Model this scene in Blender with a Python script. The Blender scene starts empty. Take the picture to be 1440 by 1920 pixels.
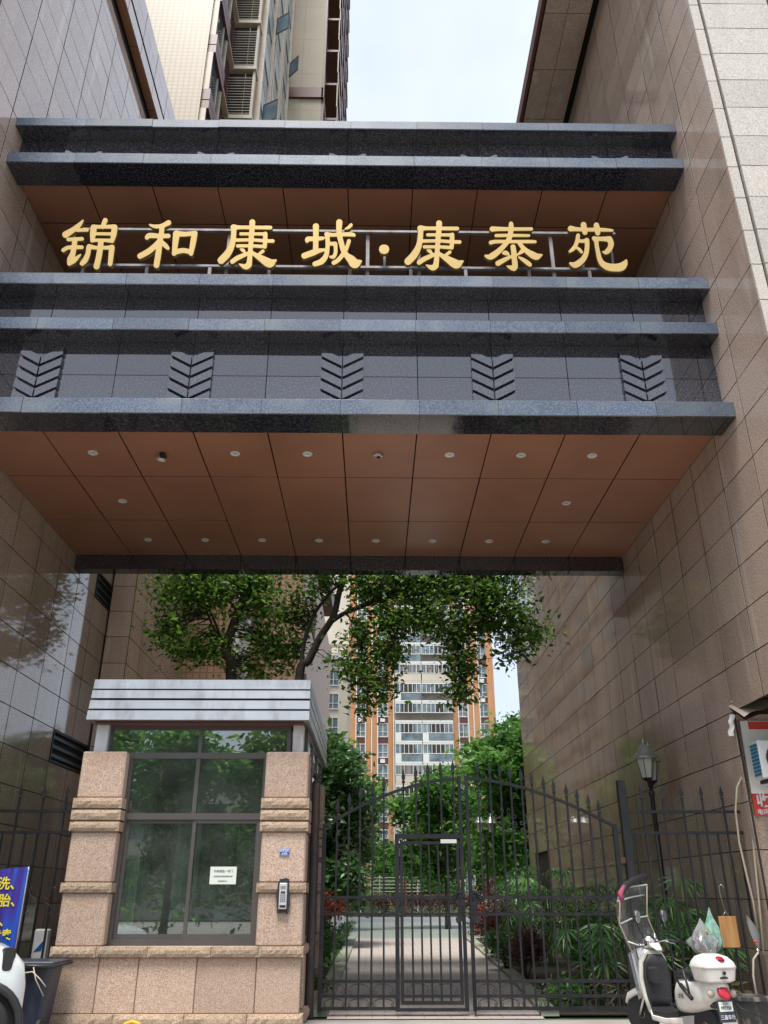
import bpy, math, random
import numpy as np
from mathutils import Vector, Matrix
random.seed(7); rng = np.random.default_rng(11)
R = math.radians
S = bpy.context.scene
COL = S.collection
# ------------------------------------------------------------------ camera, sky, sun, exposure
CAM_H, PITCH, YAW, FPX = 1.55, R(24.83), R(0.7), 1545.0
cd = bpy.data.cameras.new('camera'); cam = bpy.data.objects.new('camera', cd); COL.objects.link(cam)
cam.location = (0, 0, CAM_H); cam.rotation_euler = (R(90) + PITCH, 0, -YAW)
cd.sensor_fit = 'HORIZONTAL'; cd.sensor_width = 36; cd.lens = 36 * FPX / 1440; cd.clip_start = .05; cd.clip_end = 3000
S.camera = cam
w = bpy.data.worlds.new('World'); S.world = w; w.use_nodes = True
nt = w.node_tree; nt.nodes.clear()
sky = nt.nodes.new('ShaderNodeTexSky'); sky.sky_type = 'NISHITA'; sky.sun_disc = False
SUN_EL, SUN_AZ = R(69), R(196)
sky.sun_elevation = SUN_EL; sky.sun_rotation = SUN_AZ; sky.dust_density = 4.0; sky.air_density = 1.0; sky.ozone_density = 1.5
hs = nt.nodes.new('ShaderNodeHueSaturation'); hs.inputs['Saturation'].default_value = .75
cn = nt.nodes.new('ShaderNodeTexNoise'); cn.inputs['Scale'].default_value = 2.2; cn.inputs['Detail'].default_value = 5
cr = nt.nodes.new('ShaderNodeMapRange'); cr.inputs['From Min'].default_value = .3; cr.inputs['From Max'].default_value = .7
cr.inputs['To Min'].default_value = .35; cr.inputs['To Max'].default_value = .75
cm = nt.nodes.new('ShaderNodeMix'); cm.data_type = 'RGBA'; cm.inputs[7].default_value = (7.1, 7.8, 9.2, 1)
tc = nt.nodes.new('ShaderNodeTexCoord')
bg = nt.nodes.new('ShaderNodeBackground'); bg.inputs['Strength'].default_value = .085
wo = nt.nodes.new('ShaderNodeOutputWorld')
L = nt.links.new
L(tc.outputs['Generated'], cn.inputs['Vector']); L(cn.outputs['Fac'], cr.inputs['Value']); L(cr.outputs['Result'], cm.inputs[0])
L(sky.outputs['Color'], hs.inputs['Color']); L(hs.outputs['Color'], cm.inputs[6])
L(cm.outputs[2], bg.inputs['Color']); L(bg.outputs[0], wo.inputs[0])
sd = bpy.data.lights.new('sun', 'SUN'); sun = bpy.data.objects.new('sun', sd); COL.objects.link(sun)
sd.energy = 2.3; sd.angle = R(20); sd.color = (1, .96, .9)
sdir = Vector((math.sin(SUN_AZ) * math.cos(SUN_EL), math.cos(SUN_AZ) * math.cos(SUN_EL), math.sin(SUN_EL)))
sun.rotation_euler = sdir.to_track_quat('Z', 'Y').to_euler(); sun.location = (0, -20, 60)
vs = S.view_settings; vs.view_transform = 'Standard'; vs.look = 'None'; vs.gamma = 1; vs.use_curve_mapping = False; vs.exposure = 1.12
S.cycles.max_bounces = 8; S.cycles.transparent_max_bounces = 16; S.cycles.use_denoising = True

# ------------------------------------------------------------------ measuring: photograph pixel -> world point on a plane
def ray(px, py):
    r = (px - 720) / FPX; u = (960 - py) / FPX
    f = math.cos(PITCH) - u * math.sin(PITCH); z = math.sin(PITCH) + u * math.cos(PITCH)
    return (r * math.cos(YAW) + f * math.sin(YAW), -r * math.sin(YAW) + f * math.cos(YAW), z)
def atY(px, py, v):
    a = ray(px, py); t = v / a[1]; return Vector((a[0] * t, v, a[2] * t + CAM_H))
def atX(px, py, v):
    a = ray(px, py); t = v / a[0]; return Vector((v, a[1] * t, a[2] * t + CAM_H))

# ------------------------------------------------------------------ mesh helpers
class MB:
    def __init__(s): s.v = []; s.f = []; s.m = []; s.mi = 0; s.smooth = False
    def add(s, vs, fs):
        b = len(s.v); s.v += [tuple(p) for p in vs]; s.f += [tuple(b + i for i in f) for f in fs]; s.m += [s.mi] * len(fs); return s
    def box(s, x0, x1, y0, y1, z0, z1):
        return s.add([(x, y, z) for z in (z0, z1) for y in (y0, y1) for x in (x0, x1)],
                     [(0, 2, 3, 1), (4, 5, 7, 6), (0, 1, 5, 4), (2, 6, 7, 3), (0, 4, 6, 2), (1, 3, 7, 5)])
    def cbox(s, x0, x1, y0, y1, z0, z1, c=.01):
        # box with chamfered edges all round (24 verts)
        xs = (x0, x1); ys = (y0, y1); zs = (z0, z1); vs = []; idx = {}
        for i in (0, 1):
            for j in (0, 1):
                for k in (0, 1):
                    dx = c if i == 0 else -c; dy = c if j == 0 else -c; dz = c if k == 0 else -c
                    for ax, p in enumerate(((xs[i], ys[j] + dy, zs[k] + dz), (xs[i] + dx, ys[j], zs[k] + dz), (xs[i] + dx, ys[j] + dy, zs[k]))):
                        idx[(i, j, k, ax)] = len(vs); vs.append(p)
        F = []
        def q(a): F.append(tuple(idx[t] for t in a))
        for i in (0, 1):
            o = [(i, 0, 0, 0), (i, 1, 0, 0), (i, 1, 1, 0), (i, 0, 1, 0)]; q(o if i else o[::-1])
            o = [(0, i, 0, 1), (1, i, 0, 1), (1, i, 1, 1), (0, i, 1, 1)]; q(o[::-1] if i else o)
            o = [(0, 0, i, 2), (1, 0, i, 2), (1, 1, i, 2), (0, 1, i, 2)]; q(o if i else o[::-1])
        for j in (0, 1):
            for k in (0, 1):
                q([(0, j, k, 1), (1, j, k, 1), (1, j, k, 2), (0, j, k, 2)]); q([(j, 0, k, 0), (j, 1, k, 0), (j, 1, k, 2), (j, 0, k, 2)]); q([(j, k, 0, 0), (j, k, 1, 0), (j, k, 1, 1), (j, k, 0, 1)])
                for i in (0, 1): F.append((idx[(i, j, k, 0)], idx[(i, j, k, 1)], idx[(i, j, k, 2)]))
        return s.add(vs, F)
    def tube(s, pts, rad, n=8, cap=True):
        pts = [Vector(p) for p in pts]; rs = rad if isinstance(rad, (list, tuple)) else [rad] * len(pts)
        vs = []; fs = []; up = None
        for i, p in enumerate(pts):
            d = (pts[min(i + 1, len(pts) - 1)] - pts[max(i - 1, 0)])
            d = d.normalized() if d.length > 1e-9 else Vector((0, 0, 1))
            if up is None: up = d.orthogonal().normalized()
            up = (up - d * up.dot(d)); up = up.normalized() if up.length > 1e-6 else d.orthogonal().normalized()
            sd_ = d.cross(up)
            for k in range(n):
                a = 2 * math.pi * k / n; vs.append(p + (up * math.cos(a) + sd_ * math.sin(a)) * rs[i])
        for i in range(len(pts) - 1):
            for k in range(n):
                k2 = (k + 1) % n; fs.append((i * n + k, i * n + k2, (i + 1) * n + k2, (i + 1) * n + k))
        if cap: fs.append(tuple(range(n))[::-1]); fs.append(tuple((len(pts) - 1) * n + k for k in range(n)))
        return s.add(vs, fs)
    def lathe(s, prof, c=(0, 0, 0), n=16, axis='Z'):
        vs = []; fs = []
        for r, h in prof:
            for k in range(n):
                a = 2 * math.pi * k / n; p = (r * math.cos(a), r * math.sin(a), h)
                if axis == 'Y': p = (p[0], p[2], p[1])
                if axis == 'X': p = (p[2], p[0], p[1])
                vs.append((p[0] + c[0], p[1] + c[1], p[2] + c[2]))
        m = len(prof)
        for i in range(m - 1):
            for k in range(n):
                k2 = (k + 1) % n; fs.append((i * n + k, i * n + k2, (i + 1) * n + k2, (i + 1) * n + k))
        fs.append(tuple(range(n))[::-1]); fs.append(tuple((m - 1) * n + k for k in range(n)))
        return s.add(vs, fs)
    def prism(s, poly, a0, a1, axis='Y'):
        # extrude a 2D polygon along an axis
        n = len(poly)
        def P(p, a): return {'Y': (p[0], a, p[1]), 'X': (a, p[0], p[1]), 'Z': (p[0], p[1], a)}[axis]
        vs = [P(p, a0) for p in poly] + [P(p, a1) for p in poly]
        fs = [tuple(range(n)), tuple(range(2 * n - 1, n - 1, -1))] + [(i, i + n, (i + 1) % n + n, (i + 1) % n) for i in range(n)]
        return s.add(vs, fs)
    def loft(s, secs, n=16):
        # secs: (origin, u vector, v vector, exponent) super-ellipse rings
        vs = []; fs = []
        for o, u, v, e in secs:
            o = Vector(o); u = Vector(u); v = Vector(v)
            for k in range(n):
                a = 2 * math.pi * k / n; c_ = math.cos(a); s_ = math.sin(a)
                vs.append(o + u * math.copysign(abs(c_) ** (2 / e), c_) + v * math.copysign(abs(s_) ** (2 / e), s_))
        m = len(secs)
        for i in range(m - 1):
            for k in range(n):
                k2 = (k + 1) % n; fs.append((i * n + k, i * n + k2, (i + 1) * n + k2, (i + 1) * n + k))
        fs.append(tuple(range(n))[::-1]); fs.append(tuple((m - 1) * n + k for k in range(n)))
        return s.add(vs, fs)
    def grid(s, fn, nu, nv):
        b = [fn(i / nu, j / nv) for j in range(nv + 1) for i in range(nu + 1)]
        return s.add(b, [(j * (nu + 1) + i, j * (nu + 1) + i + 1, (j + 1) * (nu + 1) + i + 1, (j + 1) * (nu + 1) + i) for j in range(nv) for i in range(nu)])
    def mesh(s, name, mats, smooth=False, off=(0, 0, 0)):
        me = bpy.data.meshes.new(name)
        vs = [(p[0] - off[0], p[1] - off[1], p[2] - off[2]) for p in s.v]
        me.from_pydata(vs, [], s.f)
        for m_ in (mats if isinstance(mats, (list, tuple)) else [mats]): me.materials.append(m_)
        if max(s.m, default=0) > 0: me.polygons.foreach_set('material_index', s.m)
        if smooth:
            me.polygons.foreach_set('use_smooth', [True] * len(me.polygons))
            if smooth is not True: me.set_sharp_from_angle(angle=R(smooth))
        me.update(); return me
OFF = {}
def link(o, parent=None):
    COL.objects.link(o)
    if parent is not None: o.parent = parent
    return o
def thing(name, label, cat, loc=(0, 0, 0), rz=0, group=None):
    o = bpy.data.objects.new(name, None); o.empty_display_size = .2; COL.objects.link(o)
    o.location = loc; o.rotation_euler = (0, 0, rz); o['label'] = label; o['category'] = cat
    if group: o['group'] = group
    OFF[o.name] = tuple(loc); return o
def off_of(p):
    while p is not None:
        if p.name in OFF: return OFF[p.name]
        p = p.parent
    return (0, 0, 0)
def part(name, mb, mat, parent, smooth=False, local=False, stuff=False):
    o = bpy.data.objects.new(name, mb.mesh(name, mat, smooth, (0, 0, 0) if local else off_of(parent)))
    if stuff: o['kind'] = 'stuff'
    return link(o, parent)
def solo(name, mb, mat, label, cat, group=None, smooth=False, base=None):
    if base is None: base = (0, 0, 0)
    o = bpy.data.objects.new(name, mb.mesh(name, mat, smooth, base)); o.location = base
    o['label'] = label; o['category'] = cat
    if group: o['group'] = group
    OFF[o.name] = tuple(base); return link(o)
def struct(name, mb, mat, smooth=False):
    o = bpy.data.objects.new(name, mb.mesh(name, mat, smooth)); o['kind'] = 'structure'; return link(o)
def inst(name, me, parent, loc, rot=(0, 0, 0), sc=None):
    o = bpy.data.objects.new(name, me); link(o, parent); b = off_of(parent) if parent else (0, 0, 0)
    o.location = (loc[0] - b[0], loc[1] - b[1], loc[2] - b[2]); o.rotation_euler = rot
    if sc: o.scale = sc if isinstance(sc, (tuple, list)) else (sc, sc, sc)
    return o
def copy_tree(o, parent=None):
    c = o.copy(); COL.objects.link(c); c.parent = parent
    for ch in list(o.children): copy_tree(ch, c)
    return c
def text_mb(txt, size, offset=0.0, depth=.002):
    cu = bpy.data.curves.new('lettering', 'FONT'); cu.body = txt; cu.size = size; cu.extrude = depth; cu.offset = offset
    cu.align_x = 'CENTER'; cu.align_y = 'CENTER'; cu.resolution_u = 3
    ob = bpy.data.objects.new('lettering', cu); COL.objects.link(ob)
    dg = bpy.context.evaluated_depsgraph_get(); dg.update()
    me = bpy.data.meshes.new_from_object(ob.evaluated_get(dg))
    bpy.data.objects.remove(ob); bpy.data.curves.remove(cu); return me
def text_part(txt, size, loc, mat, parent, offset=0.0, rot=(R(90), 0, 0), name='lettering', depth=.002, sx=1.0):
    me = text_mb(txt, size, offset, depth); me.materials.clear(); me.materials.append(mat)
    o = bpy.data.objects.new(name, me); link(o, parent); b = off_of(parent)
    o.location = (loc[0] - b[0], loc[1] - b[1], loc[2] - b[2]); o.rotation_euler = rot; o.scale = (sx, 1, 1); return o

# ------------------------------------------------------------------ materials
def newmat(name):
    m = bpy.data.materials.new(name); m.use_nodes = True; t = m.node_tree; t.nodes.clear()
    out = t.nodes.new('ShaderNodeOutputMaterial'); b = t.nodes.new('ShaderNodeBsdfPrincipled'); t.links.new(b.outputs[0], out.inputs[0])
    return m, t, b, out
def N(t, kind, **kw):
    n = t.nodes.new('ShaderNode' + kind)
    for k, v in kw.items():
        if k in n.inputs: n.inputs[k].default_value = v
        else: setattr(n, k, v)
    return n
def c4(c): return (c[0], c[1], c[2], 1)
def ramp(t, fac, stops):
    r = t.nodes.new('ShaderNodeValToRGB'); t.links.new(fac, r.inputs[0]); e = r.color_ramp.elements
    while len(e) < len(stops): e.new(.5)
    for i, (p, c) in enumerate(stops): e[i].position = p; e[i].color = c4(c)
    return r.outputs[0]
def mixc(t, fac, a, b, blend='MIX'):
    m = t.nodes.new('ShaderNodeMix'); m.data_type = 'RGBA'; m.blend_type = blend
    for s, v in ((0, fac), (6, a), (7, b)):
        if isinstance(v, bpy.types.NodeSocket): t.links.new(v, m.inputs[s])
        elif s == 0: m.inputs[0].default_value = v
        else: m.inputs[s].default_value = c4(v)
    return m.outputs[2]
def pos(t, scale=(1, 1, 1)):
    g = t.nodes.new('ShaderNodeNewGeometry'); mp = t.nodes.new('ShaderNodeMapping'); mp.inputs['Scale'].default_value = scale
    t.links.new(g.outputs['Position'], mp.inputs[0]); return mp.outputs[0]
def noise(t, vec, scale, detail=3, rough=.5):
    n = t.nodes.new('ShaderNodeTexNoise'); n.inputs['Scale'].default_value = scale; n.inputs['Detail'].default_value = detail; n.inputs['Roughness'].default_value = rough
    t.links.new(vec, n.inputs['Vector']); return n.outputs['Fac']
def bump(t, b, h, strength, dist=.01):
    n = t.nodes.new('ShaderNodeBump'); n.inputs['Strength'].default_value = strength; n.inputs['Distance'].default_value = dist
    t.links.new(h, n.inputs['Height']); t.links.new(n.outputs[0], b.inputs['Normal'])
def granite(name, lo, mid, hi, rough, speck=45., stain=.35, stain_col=(.12, .1, .08), objvar=.12, coat=0., ior=1.5, wav=0., streak=(1.2, 1.2, .25), drip=0.):
    m, t, b, o = newmat(name); p = pos(t)
    s1 = noise(t, p, speck, 2, .7); col = ramp(t, s1, [(.32, lo), (.5, mid), (.68, hi)])
    s2 = noise(t, pos(t, streak), 1.4, 4, .6); f = ramp(t, s2, [(.48, (0, 0, 0)), (.72, (stain, stain, stain))]); col = mixc(t, f, col, stain_col)
    if drip:
        dn = noise(t, pos(t, (2.6, 2.6, .22)), 1.1, 5, .6); col = mixc(t, ramp(t, dn, [(.60, (0, 0, 0)), (.70, (drip, drip, drip))]), col, (.62, .56, .50))
    oi = N(t, 'ObjectInfo'); mr = N(t, 'MapRange'); mr.inputs['To Min'].default_value = 1 - objvar; mr.inputs['To Max'].default_value = 1 + objvar
    t.links.new(oi.outputs['Random'], mr.inputs['Value'])
    hsv = N(t, 'HueSaturation'); t.links.new(mr.outputs[0], hsv.inputs['Value']); t.links.new(col, hsv.inputs['Color'])
    t.links.new(hsv.outputs[0], b.inputs['Base Color'])
    rn = N(t, 'MapRange'); rn.inputs['To Min'].default_value = rough * .75; rn.inputs['To Max'].default_value = rough * 1.35
    t.links.new(s2, rn.inputs['Value']); t.links.new(rn.outputs[0], b.inputs['Roughness'])
    b.inputs['IOR'].default_value = ior; b.inputs['Coat Weight'].default_value = coat; b.inputs['Coat Roughness'].default_value = .04
    if wav: bump(t, b, noise(t, p, .9, 1), wav, .02)
    return m
def paint(name, c, rough=.5, metal=0., var=.1, scale=3., grime=0., grime_col=(.05, .045, .04), gscale=6., bumpy=0., coat=0.):
    m, t, b, o = newmat(name); p = pos(t)
    n = noise(t, p, scale, 4); col = ramp(t, n, [(.3, tuple(x * (1 - var) for x in c)), (.7, tuple(min(1, x * (1 + var)) for x in c))])
    if grime:
        g = noise(t, pos(t, (1, 1, .35)), gscale, 5, .65); f = ramp(t, g, [(.5, (0, 0, 0)), (.7, (grime,) * 3)]); col = mixc(t, f, col, grime_col)
    t.links.new(col, b.inputs['Base Color']); b.inputs['Roughness'].default_value = rough; b.inputs['Metallic'].default_value = metal; b.inputs['Coat Weight'].default_value = coat
    if bumpy: bump(t, b, noise(t, p, scale * 12, 3), bumpy, .01)
    return m
def glass(name, tint=(.75, .85, .8), refl=1.0, rough=.0, ior=1.5):
    m, t, b, o = newmat(name); t.nodes.remove(b)
    tr = N(t, 'BsdfTransparent'); tr.inputs[0].default_value = c4(tint); gl = N(t, 'BsdfGlossy'); gl.inputs['Roughness'].default_value = rough
    fr = N(t, 'Fresnel'); fr.inputs['IOR'].default_value = ior; mx = N(t, 'MixShader'); mu = N(t, 'Math'); mu.operation = 'MULTIPLY'; mu.inputs[1].default_value = refl; mu.use_clamp = True
    t.links.new(fr.outputs[0], mu.inputs[0]); t.links.new(mu.outputs[0], mx.inputs[0]); t.links.new(tr.outputs[0], mx.inputs[1]); t.links.new(gl.outputs[0], mx.inputs[2]); t.links.new(mx.outputs[0], o.inputs[0])
    return m
def haze_over(m, col, fac):
    t = m.node_tree; o = [n for n in t.nodes if n.type == 'OUTPUT_MATERIAL'][0]; src = o.inputs[0].links[0].from_socket
    d = N(t, 'BsdfDiffuse'); d.inputs[0].default_value = c4(col); mx = N(t, 'MixShader')
    f = ramp(t, noise(t, pos(t), 3., 4), [(.3, (fac * .5,) * 3), (.75, (fac * 1.6,) * 3)]); t.links.new(f, mx.inputs[0]); t.links.new(src, mx.inputs[1]); t.links.new(d.outputs[0], mx.inputs[2]); t.links.new(mx.outputs[0], o.inputs[0]); return m
def leafmat(name, dark, light, trans=.35, gloss=.35):
    m, t, b, o = newmat(name)
    g = N(t, 'NewGeometry'); col = ramp(t, g.outputs['Random Per Island'], [(0., dark), (.6, tuple((a + c) / 2 for a, c in zip(dark, light))), (1., light)])
    oi = N(t, 'ObjectInfo'); mr = N(t, 'MapRange'); mr.inputs['To Min'].default_value = .8; mr.inputs['To Max'].default_value = 1.2; t.links.new(oi.outputs['Random'], mr.inputs['Value'])
    hsv = N(t, 'HueSaturation'); t.links.new(mr.outputs[0], hsv.inputs['Value']); t.links.new(col, hsv.inputs['Color']); col = hsv.outputs[0]
    t.links.new(col, b.inputs['Base Color']); b.inputs['Roughness'].default_value = gloss
    tl = N(t, 'BsdfTranslucent'); br = N(t, 'HueSaturation'); br.inputs['Value'].default_value = 1.6; t.links.new(col, br.inputs['Color']); t.links.new(br.outputs[0], tl.inputs[0])
    mx = N(t, 'MixShader'); mx.inputs[0].default_value = trans; t.links.new(b.outputs[0], mx.inputs[1]); t.links.new(tl.outputs[0], mx.inputs[2]); t.links.new(mx.outputs[0], o.inputs[0]); return m
def tiled(name, c1, c2, mortar, bw, bh, gap=.06, rough=.5, plane='XZ', offset=0., var=.3):
    m, t, b, o = newmat(name); g = N(t, 'NewGeometry'); sp = N(t, 'SeparateXYZ'); t.links.new(g.outputs['Position'], sp.inputs[0]); cb = N(t, 'CombineXYZ')
    if plane == 'WALL':
        ad = N(t, 'Math'); ad.operation = 'ADD'; t.links.new(sp.outputs[0], ad.inputs[0]); t.links.new(sp.outputs[1], ad.inputs[1]); t.links.new(ad.outputs[0], cb.inputs[0]); t.links.new(sp.outputs[2], cb.inputs[1])
    else:
        t.links.new(sp.outputs['XYZ'.index(plane[0])], cb.inputs[0]); t.links.new(sp.outputs['XYZ'.index(plane[1])], cb.inputs[1])
    br = N(t, 'TexBrick'); br.offset = offset; br.inputs['Scale'].default_value = 1; br.inputs['Brick Width'].default_value = bw; br.inputs['Row Height'].default_value = bh
    br.inputs['Mortar Size'].default_value = gap * bh; br.inputs['Color1'].default_value = c4(c1); br.inputs['Color2'].default_value = c4(c2); br.inputs['Mortar'].default_value = c4(mortar)
    t.links.new(cb.outputs[0], br.inputs[0]); n = noise(t, pos(t), .5, 4); f = ramp(t, n, [(.35, (0, 0, 0)), (.75, (var,) * 3)])
    t.links.new(mixc(t, f, br.outputs[0], tuple(x * .55 for x in c1)), b.inputs['Base Color']); b.inputs['Roughness'].default_value = rough; return m

M = {}
M['pink'] = granite('pink_granite', (.27, .195, .155), (.47, .355, .285), (.61, .48, .395), .055, 42, .35, (.22, .16, .125), .10, ior=1.65, wav=.012, drip=.5)
M['joint'] = paint('dark_joint', (.03, .024, .02), .9)
M['grey'] = granite('pale_granite', (.30, .265, .225), (.50, .455, .395), (.62, .575, .51), .5, 55, .3, (.33, .29, .24), .08)
M['dark'] = granite('dark_granite', (.004, .006, .011), (.024, .027, .039), (.10, .085, .09), .045, 30, .25, (.035, .04, .05), .2, wav=.004, ior=2.0)
M['lip'] = granite('lit_lip', (.045, .06, .088), (.085, .112, .158), (.15, .185, .24), .35, 36, .7, (.16, .185, .195), .2, streak=(1, 1, 1))  # paler blue version of the dark granite, light on the front put into colour
M['soffit'] = paint('brown_panel', (.39, .178, .106), .36, 0, .08, .7, .4, (.25, .115, .078), .7)
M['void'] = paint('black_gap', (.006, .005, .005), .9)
M['gold'] = paint('gold_letter', (.56, .385, .135), .26, .35, .06, 2.)
M['goldside'] = paint('gold_side', (.22, .15, .045), .35, .4)
M['galv'] = paint('galvanised', (.20, .19, .19), .5, .3, .25, 8, .85, (.15, .065, .04), 5)
M['booth'] = granite('rough_pink_granite', (.22, .15, .108), (.46, .33, .25), (.62, .48, .385), .65, 75, .4, (.40, .25, .17), .1, streak=(2, 2, 2))
M['rock'] = granite('split_granite', (.17, .12, .08), (.37, .265, .18), (.48, .37, .28), .8, 60, .5, (.25, .20, .14), .12, streak=(3, 3, 3))
M['alu'] = paint('window_frame', (.105, .095, .09), .4, .3, .08)
M['zinc'] = paint('roof_cladding', (.40, .42, .43), .33, .55, .08, 3, .6, (.17, .17, .16), 3.0)
M['zincdk'] = paint('roof_groove', (.07, .065, .06), .6)
M['whitepost'] = paint('white_post', (.6, .62, .62), .5, .1, .06, 5, .7, (.30, .16, .07), 2.2)
M['glass'] = haze_over(glass('booth_glass', (.78, .86, .81), 5.5, 0, 1.5), (.48, .54, .50), .05)  # grey haze mixed into the colour to lift the dark panes
M['iron'] = paint('black_iron', (.009, .010, .013), .5, .0, .3, 8, .5, (.05, .036, .03), 9)
M['rust'] = paint('rusty_iron', (.04, .03, .028), .6, .1, .3, 5, .9, (.13, .06, .035), 2.5)
M['brass'] = paint('scroll_iron', (.05, .045, .04), .45, .2, .3, 5, .6, (.16, .12, .09), 12)
M['white'] = paint('white', (.75, .75, .73), .5)
M['plaster'] = paint('plaster', (.74, .74, .70), .8, 0, .05)
M['cream'] = tiled('cream_tile', (.36, .28, .18), (.335, .26, .165), (.21, .165, .10), .2, .2, .13, .45, 'WALL')
M['creamflat'] = tiled('cream_render', (.41, .35, .24), (.395, .335, .23), (.33, .27, .19), 2.6, 3.0, .01, .6, 'WALL')
M['tantile'] = tiled('tan_tile', (.47, .28, .165), (.43, .25, .145), (.26, .16, .1), .22, .22, .12, .45, 'WALL')
M['brown'] = paint('brown_red', (.115, .042, .032), .45, 0, .1, 1.)
M['orange'] = tiled('orange_tile', (.54, .265, .12), (.50, .245, .11), (.44, .215, .1), 1.6, 3.0, .008, .6, 'WALL')
M['farcream'] = paint('far_cream', (.60, .54, .44), .8, 0, .06, .3, .25, (.3, .26, .2), .4)
M['farwhite'] = paint('far_white', (.72, .72, .70), .7, 0, .05, .3)
M['winglass'] = paint('window_glass', (.05, .07, .085), .06, 0, .6, .35)
M['winglass2'] = paint('window_curtain', (.15, .20, .225), .1, 0, .5, .8)
M['dkglass'] = paint('dark_recess', (.03, .028, .026), .5, 0, .4, .5)
M['beige'] = paint('beige_frame', (.52, .43, .33), .55)
M['tower_grey'] = paint('grey_panel', (.30, .32, .32), .5)
M['bark'] = paint('bark', (.055, .045, .036), .9, 0, .35, 9, 0, bumpy=.5)
M['bark2'] = paint('bark_pale', (.12, .095, .07), .9, 0, .35, 9, 0, bumpy=.5)
M['leaf'] = leafmat('leaf_street', (.022, .06, .010), (.23, .42, .07), .55)
M['leaf2'] = leafmat('leaf_bright', (.05, .14, .03), (.21, .42, .09), .5)
M['leaf3'] = leafmat('leaf_dark', (.03, .08, .026), (.12, .25, .08), .38, .3)
M['palm'] = leafmat('leaf_palm', (.045, .125, .042), (.165, .34, .115), .3, .26)
M['palmdry'] = leafmat('leaf_dry', (.16, .11, .05), (.3, .23, .11), .2, .5)
M['red'] = leafmat('leaf_red', (.20, .03, .015), (.50, .11, .04), .35)
M['purple'] = leafmat('leaf_purple', (.075, .03, .032), (.22, .085, .07), .28)
M['grass'] = leafmat('grass', (.03, .07, .015), (.09, .18, .04), .3)
M['soil'] = paint('soil', (.045, .038, .028), .95, 0, .4, 3)
M['lawn'] = paint('lawn_ground', (.045, .075, .025), .95, 0, .4, 4)
M['concrete'] = paint('concrete', (.32, .30, .275), .85, 0, .12, 1.5, .4, (.17, .15, .13), 1.2)
M['asphalt'] = paint('asphalt', (.24, .24, .245), .85, 0, .15, 2)
M['paver'] = tiled('pink_pavers', (.48, .41, .37), (.46, .42, .39), (.27, .24, .21), .36, .18, .06, .8, 'XY', .5, .35)
M['pavergreen'] = tiled('green_pavers', (.30, .34, .30), (.28, .32, .29), (.22, .23, .2), .6, .3, .04, .8, 'XY', .5, .3)
M['kerb'] = paint('kerb_stone', (.30, .32, .24), .85, 0, .15, 3, .4, (.14, .17, .1), 3)
M['plastic_black'] = paint('black_plastic', (.02, .02, .022), .45, 0, .2, 10)
M['bin'] = paint('bin_plastic', (.022, .028, .05), .4, 0, .25, 5, .4, (.10, .09, .085), 6)
M['carwhite'] = paint('car_paint', (.72, .76, .74), .28, 0, .02, coat=.6)
M['rubber'] = paint('rubber', (.018, .018, .019), .75)
M['chrome'] = paint('chrome', (.62, .62, .62), .18, 1.0)
M['banner'] = None
M['yellow'] = paint('yellow_ink', (.80, .68, .03), .5)
M['blue'] = paint('blue_enamel', (.015, .10, .42), .35)
M['redpaint'] = paint('red_sign', (.58, .05, .03), .5)
M['scootwhite'] = paint('scooter_white', (.70, .68, .62), .3, 0, .05, 3, .5, (.38, .30, .2), 5, coat=.3)
M['redlens'] = paint('red_lens', (.42, .012, .03), .15, 0, .1, 9)
M['wood'] = None
M['pvc'] = paint('pvc_pipe', (.42, .36, .27), .5, 0, .1, 3, .5, (.25, .2, .15), 4)
M['tarp'] = paint('tarpaulin', (.48, .41, .34), .7, 0, .12, 4, .6, (.2, .16, .12), 3)
M['acwhite'] = paint('ac_white', (.68, .70, .70), .45)
M['acfin'] = paint('ac_fin', (.03, .17, .28), .4)
M['film'] = haze_over(glass('clear_film', (.80, .82, .80), 2.5, .08, 1.4), (.6, .6, .57), .09)
M['lampglass'] = leafmat('lamp_glass', (.55, .56, .50), (.6, .61, .55), .4, .2)
M['paper'] = paint('paper', (.66, .70, .62), .8, 0, .02)
M['ink'] = paint('ink', (.04, .05, .05), .7)
M['silver'] = paint('silver_metal', (.56, .57, .59), .35, .15)
M['sealant'] = paint('black_sealant', (.025, .026, .032), .8, 0, .3, 12)
M['purplecloth'] = paint('magenta_cloth', (.35, .05, .12), .8)
M['bag'] = haze_over(glass('plastic_bag', (.80, .84, .84), 3., .25, 1.4), (.7, .7, .7), .3)
M['baggreen'] = paint('green_bag', (.22, .42, .33), .35, 0, .35, 14, .5, (.4, .5, .45), 18)
M['veg'] = paint('vegetable', (.30, .05, .06), .5, 0, .6, 25)
M['vegg'] = paint('vegetable_green', (.25, .32, .08), .5, 0, .5, 25)
M['farbldg'] = paint('street_building', (.45, .42, .38), .8, 0, .08, .2)
def _wood():
    m, t, b, o = newmat('bamboo_board'); n = noise(t, pos(t, (14, 14, .6)), 3, 3); t.links.new(ramp(t, n, [(.3, (.36, .17, .05)), (.7, (.55, .30, .11))]), b.inputs['Base Color']); b.inputs['Roughness'].default_value = .5; return m
M['wood'] = _wood()
def _banner():
    m, t, b, o = newmat('banner_print'); n = noise(t, pos(t, (7, 7, .5)), 1.2, 2); t.links.new(ramp(t, n, [(.35, (.035, .025, .10)), (.5, (.06, .035, .28)), (.66, (.02, .11, .55))]), b.inputs['Base Color']); b.inputs['Roughness'].default_value = .3; return m
M['banner'] = _banner()

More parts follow.
